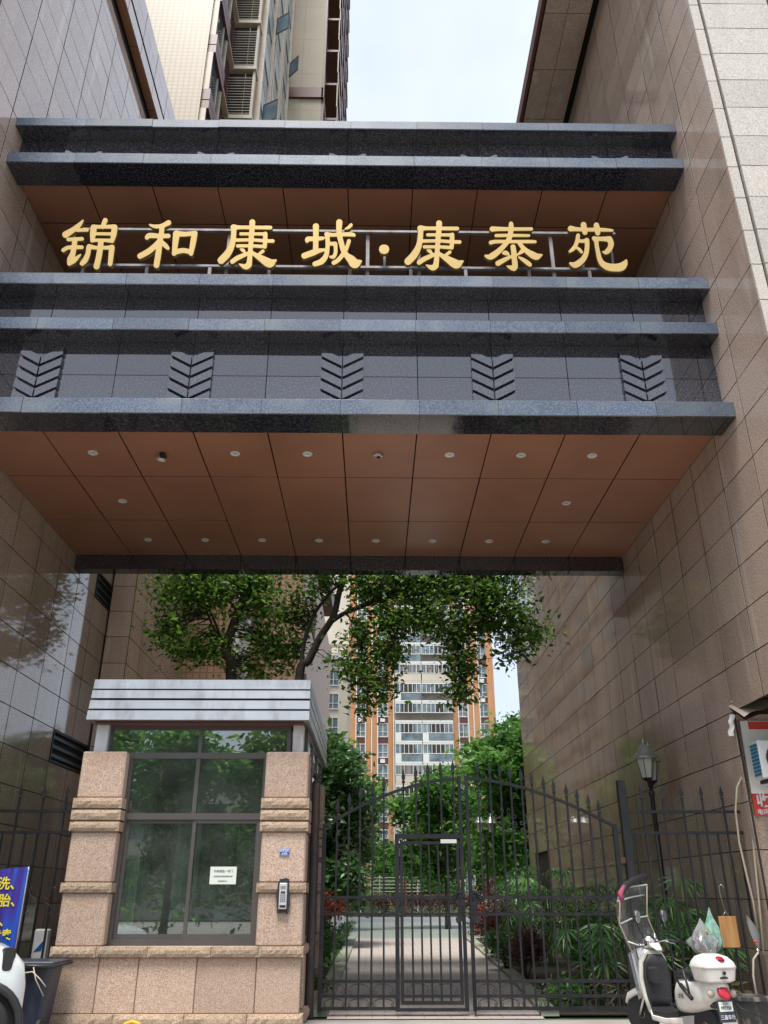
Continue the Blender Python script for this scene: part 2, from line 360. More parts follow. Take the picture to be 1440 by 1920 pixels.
# ------------------------------------------------------------------ ground
XR, XL = 5.62, -6.71
def quad(z, pts): return MB().add([(x, y, z) for x, y in pts], [tuple(range(len(pts)))])
struct('ground', quad(-.03, [(-400, -300), (400, -300), (400, 600), (-400, 600)]), M['lawn'])
struct('street', quad(-.012, [(-120, -30), (120, -30), (120, 13.05), (-120, 13.05)]), M['concrete'])
struct('road', quad(-.006, [(-120, -14), (120, -14), (120, -3), (-120, -3)]), M['asphalt'])
mb = MB(); mb.add([(-.62, 13.05, 0), (2.35, 13.05, 0), (2.75, 19, 0), (3.5, 35.2, 0), (-.62, 35.2, 0)], [(0, 1, 2, 3, 4)])
struct('path', mb, M['paver'])
struct('path_band', quad(.001, [(-.9, 35.2), (4.4, 35.2), (5.4, 54), (-1.3, 54)]), M['pavergreen'])
struct('inner_road', quad(-.002, [(-60, 54), (60, 54), (60, 66), (-60, 66)]), M['asphalt'])
mb = MB(); mb.add([(2.35, 13.3, 0), (2.6, 13.3, 0), (3.0, 19, 0), (3.8, 35, 0), (3.5, 35, 0), (2.75, 19, 0)], [(0, 1, 2, 5), (5, 2, 3, 4)])
mb.add([(p[0], p[1], .06) for p in mb.v], [(0, 1, 2, 5), (5, 2, 3, 4)]); b = 6
mb.f += [(0, 6, 11, 5), (5, 11, 10, 4), (1, 2, 8, 7), (2, 3, 9, 8), (0, 1, 7, 6)]; mb.m += [0] * 5
struct('kerb_right', mb, M['kerb'])
struct('kerb_left', MB().box(-.92, -.62, 13.35, 35, -.01, .06), M['kerb'])
struct('planting_bed', quad(-.004, [(2.5, 13.4), (5.62, 13.4), (5.62, 34), (3.7, 34)]), M['soil'])

# ------------------------------------------------------------------ granite slabs
_slab = {}
def slab_mesh(w_, h_, t_, mat, c=.003):
    k = (round(w_, 3), round(h_, 3), t_, mat.name)
    if k not in _slab:
        a, b_ = w_ / 2, h_ / 2
        vs = [(-a, t_, -b_), (a, t_, -b_), (a, t_, b_), (-a, t_, b_), (-a, c, -b_), (a, c, -b_), (a, c, b_), (-a, c, b_),
              (-a + c, 0, -b_ + c), (a - c, 0, -b_ + c), (a - c, 0, b_ - c), (-a + c, 0, b_ - c)]
        fs = [(8, 9, 10, 11)] + [(4 + i, 4 + (i + 1) % 4, 8 + (i + 1) % 4, 8 + i) for i in range(4)] + [(i, (i + 1) % 4, 4 + (i + 1) % 4, 4 + i) for i in range(4)]
        mb_ = MB().add(vs, fs); mb_.m = [0] * 5 + [1] * 4; _slab[k] = mb_.mesh('slab', [mat, mat if mat is M['grey'] else M['joint']])
    return _slab[k]
def clad(root, name, mat, axis, plane, us, zs, gap=.013, t_=.04, skip=None, tilt=.0026, limit=290):
    # axis 'L' faces +X, 'R' faces -X, 'F' faces -Y ; us, zs joint positions
    rz = {'L': R(90), 'R': R(-90), 'F': 0}[axis]; items = []
    for i in range(len(us) - 1):
        for j in range(len(zs) - 1):
            u0, u1, z0, z1 = us[i], us[i + 1], zs[j], zs[j + 1]
            if skip and skip((u0 + u1) / 2, (z0 + z1) / 2): continue
            uc, zc = (u0 + u1) / 2, (z0 + z1) / 2
            P = (uc, plane, zc) if axis == 'F' else (plane, uc, zc)
            dist = math.hypot(P[0], P[1], P[2] - 1.55); size = (u1 - u0) * (z1 - z0) / dist ** 2
            if axis != 'F': size *= abs(P[0]) / dist
            items.append((size, P, u1 - u0 - (gap if axis == 'F' else gap * 1.9), z1 - z0 - gap))
    items.sort(key=lambda a: -a[0])
    rest = MB()
    for n_, (s_, P, w_, h_) in enumerate(items):
        rot = (random.gauss(0, tilt), random.gauss(0, tilt), rz + random.gauss(0, tilt))
        if n_ < limit: inst(name, slab_mesh(w_, h_, t_, mat), root, P, rot)
        else:
            me = slab_mesh(w_, h_, t_, mat); mt = Matrix.Translation(P) @ Matrix.Rotation(rz + random.gauss(0, tilt), 4, 'Z') @ Matrix.Rotation(random.gauss(0, tilt), 4, 'X')
            rest.add([mt @ v.co for v in me.vertices], [tuple(p.vertices) for p in me.polygons]); rest.m[-9:] = [0] * 5 + [1] * 4
    if rest.v: part(name, rest, [mat, mat if mat is M['grey'] else M['joint']], root, stuff=True)
ROW, Z0R = .665, .14
rows = [0.0] + [Z0R + ROW * k for k in range(0, 34)]          # up to 22.1
def beam_hidden(y, z): return (11.5 < y < 17.2 and 8.8 < z < 10.8) or (11.6 < y < 16 and 13.9 < z < 14.5)
# right wing
rb = thing('granite_wing_building', 'tall pink granite wing building right of the gate with pale stone front edge', 'building', (XR, 9.6, 0))
part('core', MB().box(XR + .035, 20, 9.64, 31.95, 4.27, 22.3), M['joint'], rb)
part('core', MB().box(XR + .035, 20, 13.16, 31.93, -.02, 4.27), M['joint'], rb)
cols = [9.6 + 1.118 * k for k in range(0, 21)]; cols[-1] = 31.95
def door(y, z): return 28.4 < y < 30.6 and z < 2.75
clad(rb, 'wall_slab', M['pink'], 'R', XR, cols, rows, skip=lambda y, z: beam_hidden(y, z) or (y < 13.0 and z < 4.2) or door(y, z))
part('return_slab', MB().cbox(XR, XR + .3, 9.56, 9.62, 4.2, 4.26, .005), M['pink'], rb)
# the lower front face set back behind the stall
clad(rb, 'front_slab', M['pink'], 'F', 13.115, [XR + .01, 6.7, 7.8, 8.9, 10.], rows[:8])
# pale stone front of the upper wing
clad(rb, 'edge_strip', M['grey'], 'F', 9.585, [XR + .0, XR + .175], [z for z in rows if z > 4.2], limit=40)
clad(rb, 'front_slab', M['grey'], 'F', 9.555, [XR + .2, XR + 1.42], [z for z in rows if z > 4.2], limit=40, t_=.075)
clad(rb, 'front_slab', M['grey'], 'F', 9.6, [XR + 1.45, XR + 1.72, XR + 3.1], [z for z in rows if 4.2 < z < 15.7], limit=60)
wn = part('window', MB().box(XR + 1.72, XR + 3.4, 9.52, 9.7, 15.4, 15.62).box(XR + 1.72, XR + 1.84, 9.52, 9.7, 15.62, 22).box(XR + 3.0, XR + 3.1, 9.52, 9.7, 15.62, 22), M['alu'], rb)
part('pane', MB().box(XR + 1.84, XR + 3.0, 9.62, 9.635, 15.62, 22), M['winglass2'], wn)
# doorway in the right wall
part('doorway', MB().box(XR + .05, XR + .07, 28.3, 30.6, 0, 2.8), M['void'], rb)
# eave with brown stone soffit
EZ = 22.1
ev = part('eave', MB().box(4.26, 5.9, 9.0, 32.2, EZ + .03, EZ + .3), M['void'], rb)
for c0, c1 in ((4.30, 4.88), (4.89, 5.47)):
    for k in range(14):
        y0 = 9.0 + 1.6 * k; part('soffit_slab', MB().cbox(c0, c1, y0 + .008, min(y0 + 1.592, 32.2), EZ, EZ + .04, .004), M['pink'], ev)
part('fascia', MB().box(4.17, 4.255, 9.0, 32.2, EZ - .03, EZ + .42), M['brown'], ev)
# left wing
lb = thing('granite_wing_building', 'tall pink granite wing building left of the gate with pale parapet band', 'building', (XL, 9.6, 0))
part('core', MB().box(-20, XL - .035, 9.64, 20.0, -.02, 22.3), M['joint'], lb)
part('core', MB().box(-20, -6.135, 20.05, 26.2, -.02, 16), M['joint'], lb)
lcols = [9.6 + 1.156 * k for k in range(0, 10)]; lcols[-1] = 20.0
VENTS = [(17.45, 19.75, 3.35, 4.55), (18.6, 19.75, 8.35, 9.0)]
def in_vent(y, z): return any(a < y < b_ and c < z < d_ for a, b_, c, d_ in VENTS)
rowsL = [0.0] + [.03 + ROW * k for k in range(0, 34)]
VY = (lcols[7], lcols[8] + .0)
def vent_cell(y, z): return (lcols[7] < y < 20 and rowsL[7] < z < rowsL[8]) or (lcols[8] < y < 20 and rowsL[13] < z < rowsL[14])
clad(lb, 'wall_slab', M['pink'], 'L', XL, lcols, rowsL, skip=lambda y, z: beam_hidden(y, z) or vent_cell(y, z))
for a, b_, c, d_ in ((lcols[7], 20, rowsL[7], rowsL[8]), (lcols[8], 20, rowsL[13], rowsL[14])):
    v_ = part('vent', MB().box(XL - .03, XL - .02, a, b_, c, d_), M['void'], lb)
    part('vent_frame', MB().box(XL - .02, XL + .015, a + .01, a + .05, c, d_).box(XL - .02, XL + .015, b_ - .05, b_ - .01, c, d_).box(XL - .02, XL + .015, a + .05, b_ - .05, d_ - .05, d_ - .01).box(XL - .02, XL + .015, a + .05, b_ - .05, c + .01, c + .05), M['iron'], v_)
    n_ = int((d_ - c) / .2)
    for k in range(n_):
        z_ = c + .12 + k * (d_ - c - .12) / n_
        part('louvre', MB().add([(XL - .02, a + .05, z_ + .07), (XL - .02, b_ - .05, z_ + .07), (XL + .01, b_ - .05, z_), (XL + .01, a + .05, z_), (XL - .02, a + .05, z_ + .055), (XL - .02, b_ - .05, z_ + .055), (XL + .01, b_ - .05, z_ - .012), (XL + .01, a + .05, z_ - .012)], [(0, 3, 2, 1), (4, 5, 6, 7), (3, 7, 6, 2), (0, 1, 5, 4)]), M['iron'], v_)
clad(lb, 'return_slab', M['pink'], 'F', 20.0, [XL + .03, -6.1], rowsL[:24], limit=40)
clad(lb, 'wall_slab', M['pink'], 'L', -6.1, [20.04, 21.1, 22.2, 23.3, 24.4, 25.5, 26.2], rowsL[:24], limit=160)
# left parapet: brown soffit strip, polished fascia with a dark groove
pz = 22.3
ev = part('parapet', MB().box(-20, -6.5, 9.0, 34, pz + .04, 24.1), M['joint'], lb)
for k in range(12):
    y0 = 9.0 + 2.0 * k; part('soffit_slab', MB().cbox(-6.69, -6.47, y0 + .01, y0 + 1.99, pz, pz + .05, .004), M['soffit'], ev)
clad(lb, 'fascia_slab', M['pink'], 'L', -6.46, [9.0 + 1.25 * k for k in range(20)], [pz + .01, pz + .5], limit=40)
clad(lb, 'fascia_slab', M['pink'], 'L', -6.46, [9.0 + 1.25 * k for k in range(20)], [pz + .62, pz + 1.2, 24.1], limit=60)

# ------------------------------------------------------------------ the two granite beams over the gateway
SEAM = [-.545 + 1.2325 * k for k in range(-5, 6)]; SEAM[0] = XL; SEAM[-1] = XR
def cornice(root, z0, z1, yf, yb, x0=XL + .002, x1=XR - .002, nseg=10, sh=0.):
    xs = [x0] + [s + sh for s in SEAM[1:-1]] + [x1]
    for i in range(len(xs) - 1):
        a, b_ = xs[i] + .003, xs[i + 1] - .003; m = MB(); c = .012
        # paler colour paints light on the front lip; polished dark underside, top sloping slightly
        m.add([(a, yf, z0 + c), (b_, yf, z0 + c), (b_, yf, z1 - c), (a, yf, z1 - c), (a, yf + c, z1), (b_, yf + c, z1), (b_, yb, z1 + .03), (a, yb, z1 + .03)], [(0, 1, 2, 3), (3, 2, 5, 4), (4, 5, 6, 7)])
        m.mi = 1
        m.add([(a, yf, z0 + c), (b_, yf, z0 + c), (b_, yf + c, z0), (a, yf + c, z0), (b_, yb, z0), (a, yb, z0), (b_, yb, z1 + .03), (a, yb, z1 + .03), (b_, yf, z1 - c), (a, yf, z1 - c)], [(0, 3, 2, 1), (3, 5, 4, 2), (5, 7, 6, 4), (1, 2, 4, 6, 8), (0, 9, 7, 5, 3)])
        o = part('cornice_block', m, [M['lip'], M['dark']], root); o.location.y += random.gauss(0, .0025); o.location.z += random.gauss(0, .0015)
def joint_core(root, z0, z1, yf, yb): part('joint_core', MB().box(XL + .02, XR - .02, yf + .02, yb - .01, z0 + .015, z1 - .01), M['void'], root)
def chevrons(root, xc, z0, z1, yf, n=6, w_=.345, pitch=.21, top=None):
    # herringbone relief: slabs whose lower edges stand proud
    for sgn in (-1, 1):
        for k in range(n):
            zb = z0 + pitch * k - .06
            x_in, x_out = .012, w_; rise = .19
            def P(u, v, pr):
                x = x_in + (x_out - x_in) * u; z = zb + rise * u + pitch * .74 * v; return (xc + sgn * x, yf - pr, z)
            qs = [(0, 0), (1, 0), (1, 1), (0, 1)]
            # clip against the panel
            pts = []
            for u, v in qs:
                pts.append(P(u, v, .066 if v == 0 else .06))
            if max(p[2] for p in pts) > z1: continue
            back = [(p[0], yf + .004, p[2]) for p in pts]
            fs = [(0, 1, 2, 3), (0, 4, 5, 1), (1, 5, 6, 2), (2, 6, 7, 3), (3, 7, 4, 0)]
            if sgn < 0: fs = [f[::-1] for f in fs]
            part('chevron_slab', MB().add(pts + back, fs), M['dark'], root)
SOF = 8.45
b1 = thing('gateway_beam', 'lower dark granite beam across the gateway carrying the gold lettering', 'beam', (-.5, 11, 8.28))
part('core', MB().box(XL + .01, XR - .01, 11.36, 17.3, SOF + .06, 10.95), M['void'], b1)
for a_ in ((8.28, 8.56, 10.95, 11.53), (9.86, 10.10, 10.95, 11.4), (10.79, 11.03, 10.95, 11.4)): joint_core(b1, *a_)
cornice(b1, 8.28, 8.56, 10.95, 11.53); cornice(b1, 9.86, 10.10, 10.95, 11.4, sh=-.04); cornice(b1, 10.79, 11.03, 10.95, 11.4, sh=.05)
for z0, z1 in ((8.6, 9.21), (9.218, 9.86)):
    for i in range(10):
        if SEAM[i + 1] - SEAM[i] > .1: inst('front_panel', slab_mesh(SEAM[i + 1] - SEAM[i] - .008, z1 - z0, .05, M['dark']), b1, ((SEAM[i] + SEAM[i + 1]) / 2, 11.3, (z0 + z1) / 2), (random.gauss(0, .001), 0, random.gauss(0, .001)))
for i in range(10): inst('front_panel', slab_mesh(SEAM[i + 1] - SEAM[i] - .008, .66, .05, M['dark']), b1, ((SEAM[i] + SEAM[i + 1]) / 2, 11.3, 10.46), (random.gauss(0, .001), 0, random.gauss(0, .001)))
CH = [SEAM[1], SEAM[3], SEAM[5], SEAM[7], SEAM[9]]
for x in CH: chevrons(b1, x, 8.6, 9.8, 11.298, 5)
def soffit(root, z, ys):
    for i in range(10):
        for j in range(len(ys) - 1):
            part('soffit_panel', MB().cbox(SEAM[i] + random.uniform(.008, .012), SEAM[i + 1] - random.uniform(.008, .012), ys[j] + .013, ys[j + 1] - .013, z + random.uniform(0, .003), z + .012, .002), M['soffit'], root)
soffit(b1, SOF, [11.6, 13.43, 15.38, 17.3])
for i in range(10): part('back_drop', MB().cbox(SEAM[i] + .003, SEAM[i + 1] - .003, 17.3, 17.62, 8.12, 8.75, .008), M['dark'], b1)
joint_core(b1, 8.12, 8.75, 17.3, 17.62)
part('back_wall', MB().box(XL + .01, XR - .01, 17.32, 17.58, 8.75, 10.95), M['dark'], b1)
b2 = thing('gateway_beam', 'upper dark granite beam with double cornice spanning between the wings', 'beam', (-.5, 11, 13.56))
S2 = 13.68
part('core', MB().box(XL + .01, XR - .01, 11.34, 16.0, S2 + .06, 14.62), M['void'], b2)
for a_ in ((13.56, 13.81, 10.95, 11.5), (14.49, 14.70, 10.95, 11.5)): joint_core(b2, *a_)
cornice(b2, 13.56, 13.81, 10.95, 11.5); cornice(b2, 14.49, 14.70, 10.95, 11.5, sh=.06)
for i in range(10): inst('front_panel', slab_mesh(SEAM[i + 1] - SEAM[i] - .008, .66, .05, M['dark']), b2, ((SEAM[i] + SEAM[i + 1]) / 2, 11.28, 14.16))
for x in CH: chevrons(b2, x, 13.9, 14.48, 11.278, n=1)
soffit(b2, S2, [11.45, 12.58, 14.5, 16.0])

# downlights in the soffit
ordn = ['first', 'second', 'third', 'fourth', 'fifth', 'sixth', 'seventh', 'eighth']
dl_me = MB().lathe([(.085, 0), (.085, -.012), (.06, -.016), (.058, .03), (.0, .03)], n=20).mesh('trim_ring', M['white'], 40)
dl_core = MB().lathe([(.056, .012), (.03, -.004), (.0, -.006)], n=16).mesh('lamp_lens', M['silver'], True)
def downlight(x, y, label, z=SOF, drop=0, tilt=0):
    t_ = thing('downlight', label, 'ceiling light', (x, y, z), 0, 'downlights in the brown soffit')
    a = inst('trim_ring', dl_me, t_, (x, y, z - .001 - drop), (tilt, tilt * .6, 0)); b_ = inst('lamp_lens', dl_core, t_, (x, y, z - .004 - drop), (tilt, tilt * .6, 0))
    if drop:
        part('can', MB().tube([(x, y, z + .01), (x + .03, y + .02, z - drop * .6), (x, y, z - drop)], [.05, .055, .05], 10), M['plastic_black'], t_)
    return t_
fr = [-4.87, -3.68, -2.42, -1.17, .05, 1.29, 2.53, 3.77]
for i, x in enumerate(fr):
    if i == 1: downlight(x, 12.53, 'downlight hanging loose out of the soffit by its black can, front row', drop=.12, tilt=.7)
    else: downlight(x, 12.53, 'white round downlight, %s from the left in the front row of the brown soffit' % ordn[i], drop=.03 if i in (4,) else 0, tilt=.25 if i in (4,) else 0)
downlight(-4.89, 14.46, 'white round downlight alone in the middle row, left end of the brown soffit')
downlight(3.73, 14.45, 'white round downlight alone in the middle row, right end of the brown soffit')
for i in range(8): downlight(-4.87 + 1.223 * i, 16.38, 'white round downlight, %s from the left in the rear row of the brown soffit' % ordn[i])

# ------------------------------------------------------------------ gold lettering on its rail frame
CHARS = {
 'jin': ((110, 405, 12.0), [
  [(560,130,18),(470,240,50),(330,350,62),(170,450,75)], [(430,350,40),(560,345,40),(650,345,42)], [(230,560,42),(380,555,42),(540,545,42)],
  [(120,800,45),(220,745,45),(400,735,45),(535,735,42)], [(380,560,58),(360,720,58),(330,880,62),(280,1000,72),(250,1100,45)],
  [(250,1105,45),(350,1040,55),(440,960,38),(510,895,14)], [(1060,130,55),(1030,200,52),(1000,280,45)], [(800,290,68),(785,430,68),(765,590,40)],
  [(800,275,48),(1000,275,40),(1270,270,50)], [(1270,290,68),(1250,450,62),(1215,595,45)], [(800,430,36),(1240,435,38)], [(770,580,42),(980,575,36),(1210,590,48)],
  [(965,600,62),(940,800,65),(905,1000,65),(865,1165,68)], [(700,720,58),(860,745,42),(1060,745,42),(1210,740,55)], [(690,740,56),(670,880,55),(610,1020,62),(540,1100,52)],
  [(1210,740,62),(1190,920,58),(1170,1110,52)]]),
 'he': ((250, 405, 11.077), [
  [(350,210,18),(450,245,38),(600,235,45),(740,170,55)], [(605,250,55),(590,400,52),(560,560,60),(530,800,62),(490,1050,60)],
  [(290,480,42),(350,435,55),(550,445,48),(735,443,46)], [(560,530,45),(470,640,55),(330,760,60),(150,860,58)], [(590,560,42),(670,640,50),(730,700,34)],
  [(905,400,72),(880,600,60),(855,810,48)], [(905,395,62),(1080,405,50),(1290,385,50)], [(1280,400,60),(1245,600,60),(1205,810,46)], [(870,780,55),(1040,745,52),(1200,775,50)]]),
 'kang': ((400, 405, 11.077), [
  [(815,160,62),(810,300,55),(795,450,55),(785,600,50),(770,800,50),(758,950,55),(745,1030,60)], [(745,1040,62),(690,1080,60),(620,1065,40),(545,1025,12)],
  [(425,265,62),(560,265,40),(800,267,40),(1190,270,40)], [(430,290,58),(425,450,55),(390,640,62),(300,810,75),(170,950,75)], [(575,400,33),(740,400,33),(1085,402,36)],
  [(490,530,36),(800,525,34),(1100,545,36),(1240,548,38)], [(510,650,36),(800,650,34),(1080,665,38)], [(1085,400,46),(1080,550,48),(1075,670,38)],
  [(560,715,10),(620,740,38),(655,775,24)], [(400,975,48),(500,905,50),(620,850,45),(740,800,35)], [(1035,760,36),(980,800,32),(930,840,30)],
  [(800,780,35),(900,850,50),(1000,910,68),(1120,985,90),(1190,1010,85),(1260,970,42),(1300,950,24)]]),
 'cheng': ((560, 405, 11.077), [
  [(360,245,65),(360,450,57),(355,750,57)], [(180,540,45),(200,505,48),(350,505,48),(505,490,35)], [(120,855,62),(300,790,62),(420,750,48),(550,730,28)],
  [(580,405,45),(700,420,40),(900,412,42),(1080,410,44),(1150,425,36)], [(590,410,52),(605,560,48),(600,700,45),(570,850,52),(480,970,60),(340,1025,52)],
  [(620,605,38),(760,605,42)], [(760,605,45),(770,700,40),(765,800,40),(720,880,38),(660,875,25)],
  [(845,160,65),(840,300,58),(850,440,55),(890,600,55),(930,750,52),(1000,850,60),(1090,930,85),(1165,1015,98),(1250,985,50),(1295,965,22)],
  [(1045,550,42),(1010,660,40),(950,780,50),(880,880,45),(800,960,45),(730,1000,45)], [(1090,215,35),(1040,265,33),(965,300,14)]]),
 'tai': ((900, 405, 11.077), [
  [(250,300,55),(360,297,46),(600,300,40),(1060,298,36)], [(330,435,34),(500,432,34),(800,432,32),(1010,435,28)], [(220,580,42),(330,560,38),(600,560,36),(1000,560,36),(1140,563,30)],
  [(640,190,45),(640,280,55),(625,400,52),(590,520,52),(500,640,50),(380,760,58),(260,850,66),(190,880,52),(110,855,25)],
  [(810,580,45),(880,680,45),(980,770,55),(1090,840,70),(1170,872,66),(1240,850,35),(1285,832,12)], [(680,670,52),(695,760,55),(705,900,55),(720,1020,58),(715,1090,62)],
  [(700,1110,60),(640,1100,45),(550,1065,10)], [(470,800,22),(530,795,48),(590,830,22)], [(370,1010,55),(480,950,48),(580,900,38),(650,865,28)],
  [(870,760,45),(800,815,25),(740,850,20)], [(795,880,15),(880,930,38),(980,1000,46),(1030,1040,42)]]),
 'yuan': ((1055, 405, 11.077), [
  [(160,290,60),(250,300,45),(450,312,40),(700,312,40),(900,318,36),(1025,330,25)], [(425,210,58),(440,300,58),(455,370,52)], [(690,220,55),(710,310,60),(720,385,50)],
  [(312,430,40),(300,520,42),(260,640,42),(200,720,40),(140,765,25)], [(320,545,36),(420,550,36),(490,535,52)], [(495,540,50),(500,650,48),(480,800,50),(420,920,58),(320,1010,65),(240,1045,60),(150,1010,25)],
  [(290,690,28),(340,725,32),(385,780,28)], [(640,490,42),(690,560,45),(700,650,42),(730,800,45),(760,920,50),(820,1020,60),(940,1085,75),(1080,1100,80),(1200,1085,85),(1270,1030,65),(1310,950,22)],
  [(680,500,45),(820,505,46),(950,505,58)], [(960,510,62),(995,600,58),(975,690,55),(930,750,55),(880,785,40),(825,770,15)]]),
 'dot': ((690, 405, 7.58), [[(222,492,66),(235,492,66)]]),
}
def outlines(strokes, step=11.3, pad=60):
    # signed distance of a union of tapering brush strokes, contoured by marching squares
    P = []
    for st in strokes:
        a = np.array(st, float); n = len(a)
        for i in range(n - 1):      # Catmull-Rom between the nodes
            p0, p1, p2, p3 = a[max(i - 1, 0)], a[i], a[i + 1], a[min(i + 2, n - 1)]
            for t in np.linspace(0, 1, 14):
                P.append(.5 * ((2 * p1) + (-p0 + p2) * t + (2 * p0 - 5 * p1 + 4 * p2 - p3) * t * t + (-p0 + 3 * p1 - 3 * p2 + p3) * t ** 3))
    P = np.array(P); x0, y0 = P[:, 0].min() - 170, P[:, 1].min() - 170; x1, y1 = P[:, 0].max() + 170, P[:, 1].max() + 170
    xs = np.arange(x0, x1, step); ys = np.arange(y0, y1, step); GX, GY = np.meshgrid(xs, ys); D = np.full(GX.shape, 1e9)
    for px, py, pr in P: D = np.minimum(D, np.hypot(GX - px, GY - py) - pr)
    seg = {}
    def ip(ax, ay, bx, by, da, db):
        t = da / (da - db); return (ax + (bx - ax) * t, ay + (by - ay) * t)
    H_, W_ = D.shape; nxt = {}; ptc = {}
    def ek(i, j, e): return {0: (i, j, 'h'), 1: (i + 1, j, 'v'), 2: (i, j + 1, 'h'), 3: (i, j, 'v')}[e]
    for j in range(H_ - 1):
        for i in range(W_ - 1):
            d = (D[j, i], D[j, i + 1], D[j + 1, i + 1], D[j + 1, i]); s = [q < 0 for q in d]
            if all(s) or not any(s): continue
            c = [(xs[i], ys[j]), (xs[i + 1], ys[j]), (xs[i + 1], ys[j + 1]), (xs[i], ys[j + 1])]
            ent = []; ext = []
            for e in range(4):
                a, b_ = e, (e + 1) % 4
                if s[a] != s[b_]:
                    k = ek(i, j, e); ptc[k] = ip(*c[a], *c[b_], d[a], d[b_]); (ext if s[a] else ent).append((e, k))
            for e, k in ext:
                o = min(ent, key=lambda q: (q[0] - e) % 4); nxt[k] = o[1]
    loops = []; used = set()
    for k in list(nxt):
        if k in used: continue
        lp = []; q = k
        while q not in used and q in nxt: used.add(q); lp.append(ptc[q]); q = nxt[q]
        if len(lp) > 6: loops.append(lp)
    return loops
SY = 11.06
sg = thing('rooftop_sign', 'gold raised characters on a rusty rail frame above the lower granite beam', 'sign', (0, SY, 11.03))
def letter(key, dx=0., dy=0.):
    (ox, oy, sc), st = CHARS[key]; cu = bpy.data.curves.new('character', 'CURVE'); cu.dimensions = '2D'; cu.fill_mode = 'BOTH'; cu.extrude = .032; cu.bevel_depth = .004; cu.bevel_resolution = 0; cu.offset = -.002
    for lp in outlines(st):
        if len(lp) > 40: lp = lp[::1]
        sp = cu.splines.new('POLY'); sp.points.add(len(lp) - 1); sp.use_cyclic_u = True
        for q, p in zip(sp.points, lp):
            wv = atY(p[0] / sc + ox + dx, p[1] / sc + oy + dy, SY); q.co = (wv.x, wv.z - 11.03, 0, 1)
    ob = bpy.data.objects.new('character', cu); COL.objects.link(ob); dg = bpy.context.evaluated_depsgraph_get(); dg.update()
    me = bpy.data.meshes.new_from_object(ob.evaluated_get(dg)); bpy.data.objects.remove(ob); bpy.data.curves.remove(cu)
    me.materials.clear(); me.materials.append(M['gold']); me.materials.append(M['goldside'])
    for p in me.polygons: p.material_index = 0 if abs(p.normal.z) > .5 else 1
    o = bpy.data.objects.new('character', me); link(o, sg); o.rotation_euler = (R(90), 0, 0); return o
for k, dx, dy in (('jin', 0, 0), ('he', 0, 0), ('kang', 0, 0), ('cheng', 0, 0), ('dot', 0, 0), ('kang', 349.6, 1.8), ('tai', 0, 0), ('yuan', 0, 0)): letter(k, dx, dy)
zt, zb = atY(640, 435, 11.2).z, atY(640, 502, 11.2).z
part('top_rail', MB().box(-5.2, 4.25, 11.17, 11.23, zt - .022, zt + .022), M['galv'], sg)
part('bottom_rail', MB().box(-5.2, 4.25, 11.17, 11.23, zb - .022, zb + .022), M['galv'], sg)
for x in (-5.05, -3.95, -2.87, -1.85, -.45, .6, 1.55, 2.65, 3.7): part('post', MB().box(x - .028, x + .028, 11.176, 11.224, 11.02, zb - .03), M['galv'], sg)
for x in (-2.6, -.15, .75, 3.1): part('upright', MB().box(x - .03, x + .03, 11.235, 11.285, 11.05, zt + .02), M['galv'], sg)
part('upright', MB().box(.125, .165, 11.176, 11.224, zb + .03, atY(720, 475, 11.2).z), M['galv'], sg)
for a_, b_ in ((1098, 1093), (1146, 1150)): part('upright', MB().tube([atY(a_, 470, 11.2), atY(b_, 503, 11.2)], .025, 6), M['galv'], sg)

# ------------------------------------------------------------------ gatehouse booth
def rough_block(x0, x1, y0, y1, z0, z1, amp=.018, nu=10, nv=3, face='F'):
    m = MB(); d = (y1 - y0)
    if face == 'F': w_ = x1 - x0
    def fn(u, v):
        e = 0 if (u in (0, 1) or v in (0, 1)) else 1
        p = amp * e * (.45 + random.random() * .55)
        if face == 'F': return (x0 + (x1 - x0) * u, y0 - p, z0 + (z1 - z0) * v)
        if face == 'R': return (x1 + p, y0 + (y1 - y0) * u, z0 + (z1 - z0) * v)
    m.grid(fn, nu, nv); m.box(x0, x1, y0 + .001, y1, z0, z1) if face == 'F' else m.box(x0, x1 - .001, y0, y1, z0, z1)
    return m
BX0, BX1, BY = -4.19, -.935, 12.3
bt = thing('gatehouse_booth', 'small pink granite gatehouse booth with banded grey metal roof left of the gate', 'gatehouse', (-2.56, 12.3, 0))
def pillar(x0, x1, y0=BY, y1=BY + .5, side=None):
    for z0, z1 in ((.915, 1.555), (1.685, 2.325), (2.775, 3.41)): part('pillar_block', MB().cbox(x0, x1, y0, y1, z0, z1, .018), M['booth'], bt)
    for z0, z1 in ((2.335, 2.455), (2.48, 2.61), (2.635, 2.77)):
        part('rough_band', rough_block(x0 - .03, x1 + .03, y0 - .035, y1, z0, z1, .022), M['rock'], bt)
    part('rough_band', rough_block(x0 - .03, x1 + .03, y0 - .03, y1, 1.56, 1.68, .018), M['rock'], bt)
    part('mortar_core', MB().box(x0 + .02, x1 - .02, y0 + .012, y1 - .02, .8, 3.39), M['rock'], bt)
pillar(BX0, -3.56); pillar(-1.55, BX1)
pillar(BX1 - .45, BX1, 16.3, 16.8); pillar(BX0, BX0 + .45, 16.3, 16.8)
xs = [BX0 - .03, -3.62, -2.95, -2.12, -1.5, BX1 + .03]
for i in range(5): part('sill_stone', rough_block(xs[i] + .003, xs[i + 1] - .003, BY - .06, BY + .2, .79, .912, .02, 12, 3), M['rock'], bt)
xs = [BX0, -3.58, -3.06, -2.30, -1.52, BX1]
for i in range(5): part('base_slab', MB().cbox(xs[i] + .004, xs[i + 1] - .004, BY - .005 + random.uniform(0, .004), BY + .06, .15, .787, .01), M['booth'], bt)
xs = [BX0 - .05, -3.3, -2.4, -1.6, BX1 + .05]
